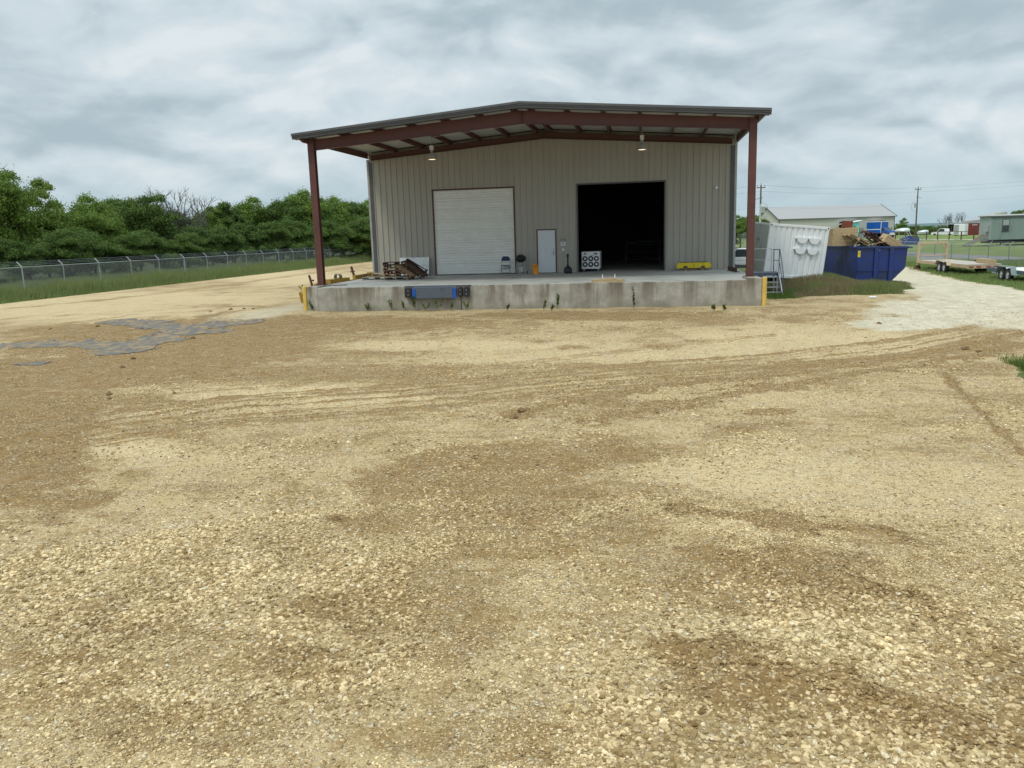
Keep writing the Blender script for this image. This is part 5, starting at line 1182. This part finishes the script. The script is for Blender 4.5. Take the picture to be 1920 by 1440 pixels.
# white metal shed: front wall from (1462..) to (1675,442)
a = at(1461, 440, 172.); b_ = at(1675.5, 442, 182.); z0 = b_[2]; L_ = math.hypot(b_[0]-a[0], b_[1]-a[1]); an = math.atan2(b_[1]-a[1], b_[0]-a[0])
sh_ = thing('metal_shed', 'long low white metal shed with a pale roof behind the container', 'shed', (a[0], a[1], z0), an)
He = 3.85; Hr = He+2.55; Dp = 13.
op2 = [(L_*.465+.0, L_*.465+4.2), (L_*.79, L_*.79+3.6)]
op2 = [(L_*(1572-1461)/214.5, L_*(1604-1461)/214.5), (L_*(1626-1461)/214.5, L_*(1659-1461)/214.5)]
k = MB(); xx = 0.
for (o0, o1) in op2+[(L_, L_)]:
    k.box(xx, o0, 0, .1, -.6, He)
    if o1 > o0: k.box(o0, o1, 0, .1, He-.75, He)
    xx = o1
k.box(L_-.1, L_, .101, Dp-.1, -.6, He); k.box(0, L_, Dp-.1, Dp, -.6, He)
k.prism([(0, -.6), (Dp-.1, -.6), (Dp-.1, He), (Dp/2, Hr-.1), (0.11, He)], -.1, -.001, 'yz'); k.prism([(.11, He), (Dp-.1, He), (Dp/2, Hr-.1)], L_-.1, L_, 'yz'); k.build('wall', 'far_wall', sh_)
k = MB()
for s_ in (-1, 1):
    ye = Dp/2+s_*(Dp/2+.25); k.add([(-.4, Dp/2, Hr), (L_+.3, Dp/2, Hr), (L_+.3, ye, He), (-.4, ye, He), (-.4, Dp/2, Hr+.12), (L_+.3, Dp/2, Hr+.12), (L_+.3, ye, He+.12), (-.4, ye, He+.12)], [(0, 1, 2, 3), (4, 7, 6, 5), (0, 4, 5, 1), (1, 5, 6, 2), (2, 6, 7, 3), (3, 7, 4, 0)])
k.build('roof', 'far_roof', sh_)
k = MB(); k.bar((L_+.32, -.27, He+.05), (L_+.32, Dp/2, Hr+.05), .12, .22); k.bar((-.42, -.27, He+.05), (-.42, Dp/2, Hr+.05), .12, .22); k.box(-.4, L_+.3, -.33, -.26, He-.05, He+.04); k.box(-.14, .02, -.02, .0, -.6, He); k.box(L_-.06, L_+.06, -.02, .0, -.6, He); k.build('gable_trim', 'trim_dark', sh_)
k = MB(); k.box(.1, L_-.2, .5, Dp-.3, -.55, -.5); k.build('shed_floor', 'interior', sh_)
for (o0, o1) in op2:
    k = MB(); k.box(o0, o0+.12, -.03, -.001, -.5, He-.75); k.box(o1-.12, o1, -.03, -.001, -.5, He-.75); k.box(o0+.12, o1-.12, -.03, -.001, He-.87, He-.75); k.build('door_frame', 'brown_trim', sh_)
MSH = Matrix.Translation((a[0], a[1], z0)) @ Matrix.Rotation(an, 4, 'Z')
# box truck
tk = thing('box_truck', 'blue box truck with a white roof nosing out of the white shed', 'truck'); q = MSH @ Vector((op2[1][0]+2.1, -2.3, -.25)); tk.location = q; tk.rotation_euler = (0, 0, an+R(26))
k = MB(); k.box(-1.1, 1.1, -.2, 5.2, .85, 3.05, .04); cb = k.build('cargo_box', 'truck_blue', tk); k = MB(); k.box(-1.12, 1.12, -.22, 5.22, 3.055, 3.2, .03); k.build('box_roof', 'white_paint', cb)
k = MB(); k.box(-1.112, -1.102, -.1, 5.1, 1.55, 1.7); k.box(-1.14, -1.06, -.23, -.15, .85, 3.05); k.build('trim_stripe', 'white_paint', cb)
k = MB(); k.prism([(-.22, .6), (-.22, 1.95), (-.7, 1.9), (-1.05, 1.35), (-1.9, 1.2), (-1.95, .6)], -.95, .95, 'yz'); cbb = k.build('cab', 'truck_blue', tk)
k = MB(); k.add([(-.85, -.715, 1.88), (.85, -.715, 1.88), (.85, -1.06, 1.38), (-.85, -1.06, 1.38)], [(0, 1, 2, 3)]); k.box(-.957, -.951, -.7, -.3, 1.35, 1.8); k.build('windscreen', 'glass', cbb, fix=False)
k = MB(); k.box(-.9, .9, -2.05, -1.951, .45, .75, .03); k.box(-.6, .6, -1.965, -1.951, .78, 1.05); k.build('bumper', 'white_paint', tk)
for x in (-.75, .75): k = MB(); k.lathe([(0, -.02), (.1, -.02), (.1, 0)], (x, -1.952, .93), 10, 'y'); k.build('headlight', 'silver', tk)
for x in (-1.3, 1.3): MB().box(x-.06, x+.06, -.85, -.78, 1.4, 1.9).build('mirror', 'black', tk)
for y in (-1.3, 3.6):
    for x in (-.9, .9): wheel(tk, x, y, .42, .42, .26)
# cyan cabin
cy_ = thing('cabin', 'small turquoise cabin front with a lean-to roof before the shed', 'cabin'); q = MSH @ Vector((op2[0][0]+2.0, -2.5, -.2)); cy_.location = q; cy_.rotation_euler = (0, 0, an)
k = MB(); k.prism([(-.9, .2), (.9, .2), (.9, 3.1), (-.9, 2.9)], 0, 2.0); k.build('wall', 'cyan', cy_)
MB().box(-.2, .15, -.02, -.001, 2.0, 2.4).build('window', 'black', cy_)
k = MB(); k.prism([(-2.2, 2.75), (1.5, 3.4), (1.5, 3.48), (-2.2, 2.85)], -.3, 2.2); k.build('roof', 'white_paint', cy_)
k = MB(); k.box(.95, 1.9, 0, .1, 1.0, 1.1); [k.box(1.0+.2*i, 1.05+.2*i, 0, .04, 1.1, 1.9) for i in range(5)]; k.box(.95, 1.9, 0, .05, 1.9, 1.96); k.build('railing', 'trim_dark', cy_)
# mobile office
a = at(1856, 453, 112.); b_ = at(2060, 453, 116.3); an = math.atan2(b_[1]-a[1], b_[0]-a[0]); L_ = math.hypot(b_[0]-a[0], b_[1]-a[1])
z0 = gz(a[0], a[1]); ztop = float(at(1856, 406, 112.)[2]); Hh = ztop-z0
mo = thing('mobile_office', 'grey mobile office trailer with one visible window at the right edge', 'mobile office', (a[0], a[1], z0), an)
k = MB(); zb = .75; n = int(L_/.3)
for i in range(n):
    x = L_*i/n; w_ = L_/n; k.add([(x, 0, zb), (x+w_*.82, 0, zb), (x+w_*.82, 0, Hh), (x, 0, Hh)], [(0, 1, 2, 3)]); k.add([(x+w_*.82, .0, zb), (x+w_*.88, .025, zb), (x+w_*.88, .025, Hh), (x+w_*.82, .0, Hh)], [(0, 1, 2, 3)]); k.add([(x+w_*.88, .025, zb), (x+w_, 0, zb), (x+w_, 0, Hh), (x+w_*.88, .025, Hh)], [(0, 1, 2, 3)])
k.box(0, L_, .03, 3.6, zb, Hh-.01); k.build('wall', 'home_wall', mo)
k = MB(); k.box(-.06, -.003, .0, 3.6, zb, Hh-.01); k.build('end_wall', 'home_end', mo)
k = MB(); k.box(-.25, L_, -.12, 3.75, Hh, Hh+.06); k.box(-.25, L_, -.14, -.121, Hh-.12, Hh+.06); k.build('roof_edge', 'trim_dark', mo); k = MB(); k.box(-.2, L_, -.05, 3.7, Hh+.061, Hh+.2); k.build('roof', 'white_paint', mo)
wx = L_*(1884.5-1856)/204*.98; k = MB(); k.box(wx-.38, wx+.38, -.05, -.002, 1.65, 3.1, .01); wn = k.build('window', 'trim_dark', mo); k = MB(); k.box(wx-.32, wx+.32, -.056, -.051, 2.42, 3.04); k.build('pane', 'home_end', wn); k = MB(); k.box(wx-.32, wx+.32, -.056, -.051, 1.72, 2.36); k.build('pane', 'glass', wn)
k = MB(); k.box(-.45, -.061, .4, 1.1, 1.7, 2.45, .02); k.build('air_conditioner', 'galv', mo)
k = MB(); k.box(.1, L_, .3, 3.3, .35, .74); k.build('chassis', 'black', mo)
for x in (1.5, 5., 8.5, 12.): MB().box(x-.2, x+.2, .2, .6, -.1, .36).build('support_block', 'grey_wood', mo)
k = MB(); k.bar((-.2, .6, 1.3), (-2.4, .6, .0), .1, .3); k.bar((-.2, 1.6, 1.3), (-2.4, 1.6, .0), .1, .3); k.box(-1.0, -.07, .5, 1.7, .6, .7); k.build('ramp', 'grey_wood', mo)
# red container, white van body, carport barn
rd = at(1806, 444, 190.); r2 = at(1846, 444, 188.5); an = math.atan2(r2[1]-rd[1], r2[0]-rd[0]); z0 = rd[2]
rc_ = thing('freight_container', 'dark red freight container with white painted marks left of the mobile office', 'container', rd, an)
k = MB(); n = 30; Lr = 9.0; Hc = 2.7
for i in range(n):
    x = Lr*i/n; w_ = Lr/n; k.add([(x, 0, .1), (x+w_*.6, 0, .1), (x+w_*.6, 0, Hc), (x, 0, Hc)], [(0, 1, 2, 3)]); k.add([(x+w_*.6, 0, .1), (x+w_, .04, .1), (x+w_, .04, Hc), (x+w_*.6, 0, Hc)], [(0, 1, 2, 3)])
k.box(0, Lr, .05, 2.4, .05, Hc-.01); k.build('body', 'cont_red', rc_)
k = MB(); [k.box(3.15+.28*i, 3.35+.28*i, -.02, -.003, 2.05, 2.3) for i in range(4)]; [k.box(3.4+.22*i, 3.55+.22*i, -.02, -.003, 1.75, 1.92) for i in range(3)]; k.prism([(3.1, .9), (4.2, .9), (4.2, 1.5), (3.6, 1.5)], -.02, -.003); k.box(.15, .4, -.02, -.003, 1.95, 2.3); [k.box(1.6+.16*i, 1.72+.16*i, -.02, -.003, 2.28, 2.4) for i in range(6)]; k.build('painted_marking', 'white_paint', rc_)
wv0 = at(1787, 444, 186.); wt = thing('cargo_trailer', 'white enclosed cargo trailer beside the dark red container', 'trailer', wv0, an)
k = MB(); k.box(0, 2.1, 0, 1.6, .35, 2.5, .05); k.build('body', 'cont_white', wt); MB().box(.1, 1.0, -.02, -.002, .5, 2.35).build('door_panel', 'home_end', wt)
for x in (.4, 1.7): k = MB(); k.lathe([(0, -.1), (.33, -.1), (.33, .1), (0, .1)], (x, .3, .33), 14, 'y'); k.build('wheel', 'rubber', wt)
bn = thing('carport_barn', 'low barn with a long sloping pale roof over parked vehicles', 'barn', (*at(1755, 444, 215.)[:2], z0), an)
k = MB(); k.add([(0, 0, 2.3), (9.4, -.5, 2.95), (9.4, 6, 3.3), (0, 6, 2.5), (0, 0, 2.42), (9.4, -.5, 3.1), (9.4, 6, 3.45), (0, 6, 2.62)], [(0, 1, 2, 3), (4, 7, 6, 5), (0, 4, 5, 1), (1, 5, 6, 2), (2, 6, 7, 3), (3, 7, 4, 0)]); k.add([(5.8, -.3, 2.95), (9.5, -.6, 3.15), (13.2, 4, 4.85), (10.8, 4, 4.85), (5.8, -.3, 3.1), (9.5, -.6, 3.3), (13.2, 4, 5.0), (10.8, 4, 5.0), ], [(0, 1, 2, 3), (4, 7, 6, 5), (0, 4, 5, 1), (1, 5, 6, 2), (2, 6, 7, 3), (3, 7, 4, 0)]); k.build('roof', 'far_roof', bn)
k = MB(); k.prism([(9.4, 0), (13.4, 0), (13.4, 4.75), (12.8, 4.75), (9.4, 3.05)], 0.3, 4); k.build('wall', 'far_wall', bn); k = MB(); k.box(.2, 9.3, 5.5, 6, 0, 2.4); k.build('back_wall', 'black', bn)
for x in (.3, 3.3, 6.3, 9.2): MB().box(x-.07, x+.07, .1, .24, 0, 2.3).build('post', 'rust', bn)
def pickup(loc, rz, label, m='white_paint', top=False):
    v = thing('pickup_truck', label, 'truck', loc, rz, 'vehicles parked far off at right')
    k = MB(); k.prism([(-2.6, .5), (-2.6, 1.0), (-.5, 1.08), (-.4, 1.15), (.0, 1.15), (1.2, 1.1), (1.5, 1.05), (2.5, .98), (2.6, .5)], -.92, .92); k.build('body', m, v)
    k = MB(); k.prism([(-.55, 1.12), (-.4, 1.75), (.75, 1.78), (1.35, 1.12)], -.82, .82); c = k.build('cabin', m, v); k = MB(); k.prism([(-.42, 1.17), (-.32, 1.68), (.68, 1.70), (1.18, 1.17)], -.828, .828); k.build('side_window', 'glass', c)
    for x in (-1.7, 1.7):
        for y in (-.85, .85): k = MB(); k.lathe([(0, -.11), (.37, -.11), (.37, .11), (0, .11)], (x, y, .37), 16, 'y'); k.build('wheel', 'rubber', v)
    k = MB(); k.box(2.601, 2.68, -.85, .85, .45, .68); k.build('bumper', 'steel', v)
    return v
q = at(1771, 444, 200.); pickup((q[0], q[1], q[2]), an+PI*.95, 'white pickup under the carport barn roof')
q = at(1404, 470, 62.); pickup((q[0], q[1], gz(q[0], q[1])), R(160), 'white pickup partly hidden behind the right canopy column')
# flat deck with pipes behind the warehouse corner
q = at(1392, 488, 57.); fd = thing('equipment_trailer', 'weathered low flat trailer behind the right corner of the warehouse', 'trailer', (q[0], q[1], gz(q[0], q[1])), R(-6))
MB().box(-2.2, 2.2, -1., 1., .62, .72).build('deck', 'grey_wood', fd); k = MB(); k.box(-2.2, 2.2, -1.05, -1.001, .5, .7); k.box(-2.2, 2.2, 1.001, 1.05, .5, .7); k.build('side_rail', 'trim_dark', fd)
for x in (-.5, .4): wheel(fd, x, -.9, .38); 
for x in (-1.6, -1.0): MB().box(x, x+.9, -.5, .2, .725, .86+.1*(x > -1.2)).build('load_panel', 'white_paint', fd)
# second dumpster beyond the fence
q = at(1704, 459, 96.); q2 = at(1722, 459, 96.); d2 = thing('dumpster', 'blue dumpster with a sloping end beyond the right fence', 'dumpster', (q[0], q[1], q[2]), YAW-.36); d2.scale = (.62, .62, .62)
k = MB(); k.prism([(-1.1, 0), (-1.2, 1.0), (-.1, 1.5), (1.2, 1.55), (1.6, 1.0), (1.5, 0)], 0, 2.0); k.build('body', 'dump_blue_far', d2); k = MB(); k.prism([(-.05, 1.53), (1.2, 1.58), (1.6, 1.03), (.6, 1.03), (.35, 1.3)], -.02, -.002); k.build('lid', 'trim_dark', d2)
for i, lb in enumerate(('pale ladder-like rail leaning on the far blue dumpster, left one', 'pale ladder-like rail leaning on the far blue dumpster, right one')):
    k = MB(); k.bar((0, 0, 0), (.35, 0, -.5), .07, .05); o_ = k.build('leaning_rail', 'pale_deck'); p = at(1700+5*i, 436, 99); o_.location = p; o_.rotation_euler = (0, 0, YAW-.3); tag(o_, lb, 'rail')
# covered boats / tanks
for px0, px1, py, dist_, r_, lb in ((1677, 1706, 434, 190., .75, 'silver tarp-covered boat right of the white shed'), (1719, 1741, 437, 185., .62, 'silver covered boat right of the wooden utility pole')):
    a = at(px0, py, dist_); b_ = at(px1, py-1.5, dist_); a = Vector(a); b_ = Vector(b_); t_ = thing('covered_boat', lb, 'boat', (a.x, a.y, a.z-1.2), 0, 'covered boats beyond the fence'); k = MB()
    d_ = b_-a; up = Vector((0, 0, 1.2)); k.tube([up+d_*f for f in (0, .15, .5, .85, 1.)], r_*.35, 10); nv = 10
    for i, sc_ in enumerate((.4, .85, 1.15, 1.1, .7)):
        for j in range(nv):
            v = Vector(k.v[i*nv+j]); c = up+d_*(0, .15, .5, .85, 1.)[i]; w_ = c+(v-c)*(sc_*2.2); k.v[i*nv+j] = (w_.x, w_.y, max(w_.z, c.z-.25))
    k.build('cover', 'silver', t_, smooth=True); k = MB(); k.box(d_.x*.3-.1, d_.x*.3+.1, d_.y*.3-.1, d_.y*.3+.1, 0, 1.1); k.box(d_.x*.7-.1, d_.x*.7+.1, d_.y*.7-.1, d_.y*.7+.1, 0, 1.1); k.build('stand', 'pale_deck', t_)
# pipe fence beyond
pf = thing('pipe_fence', 'low rusty pipe fence with posts before the far buildings', 'fence')
a = Vector(at(1610, 447, 150.)); b_ = Vector(at(1850, 447, 128.)); pf.location = a
k = MB(); k.tube([(0, 0, .95), (b_.x-a.x, b_.y-a.y, .95+b_.z-a.z)], .04, 6); k.build('rail', 'rust', pf)
for i in range(13):
    f = i/12; c = (b_-a)*f; MB().tube([(c.x, c.y, c.z-.2), (c.x, c.y, c.z+1.0)], .08, 6).build('post', 'rust', pf)
# pale lane behind the pipe fence, as a sheet on the ground
lm = mat('pale_lane', (.50, .47, .38), .95)
k = MB(); P_ = []
for (px, py, dist_) in ((1560, 441, 165.), (1700, 443, 150), (1850, 444, 138.), (2050, 444, 130.)):
    c = at(px, py, dist_); P_.append(((c[0], c[1]), (c[0]+1.2, c[1]+4.)))
vs = []
for (p0, p1) in P_: vs += [(p0[0], p0[1], gz(*p0)+.06), (p1[0], p1[1], gz(*p1)+.06)]
k.add(vs, [(2*i, 2*i+2, 2*i+3, 2*i+1) for i in range(len(P_)-1)]); tag(k.build('lane', 'pale_lane', fix=False), kind='structure')
print('stones', N1, N2, N3)
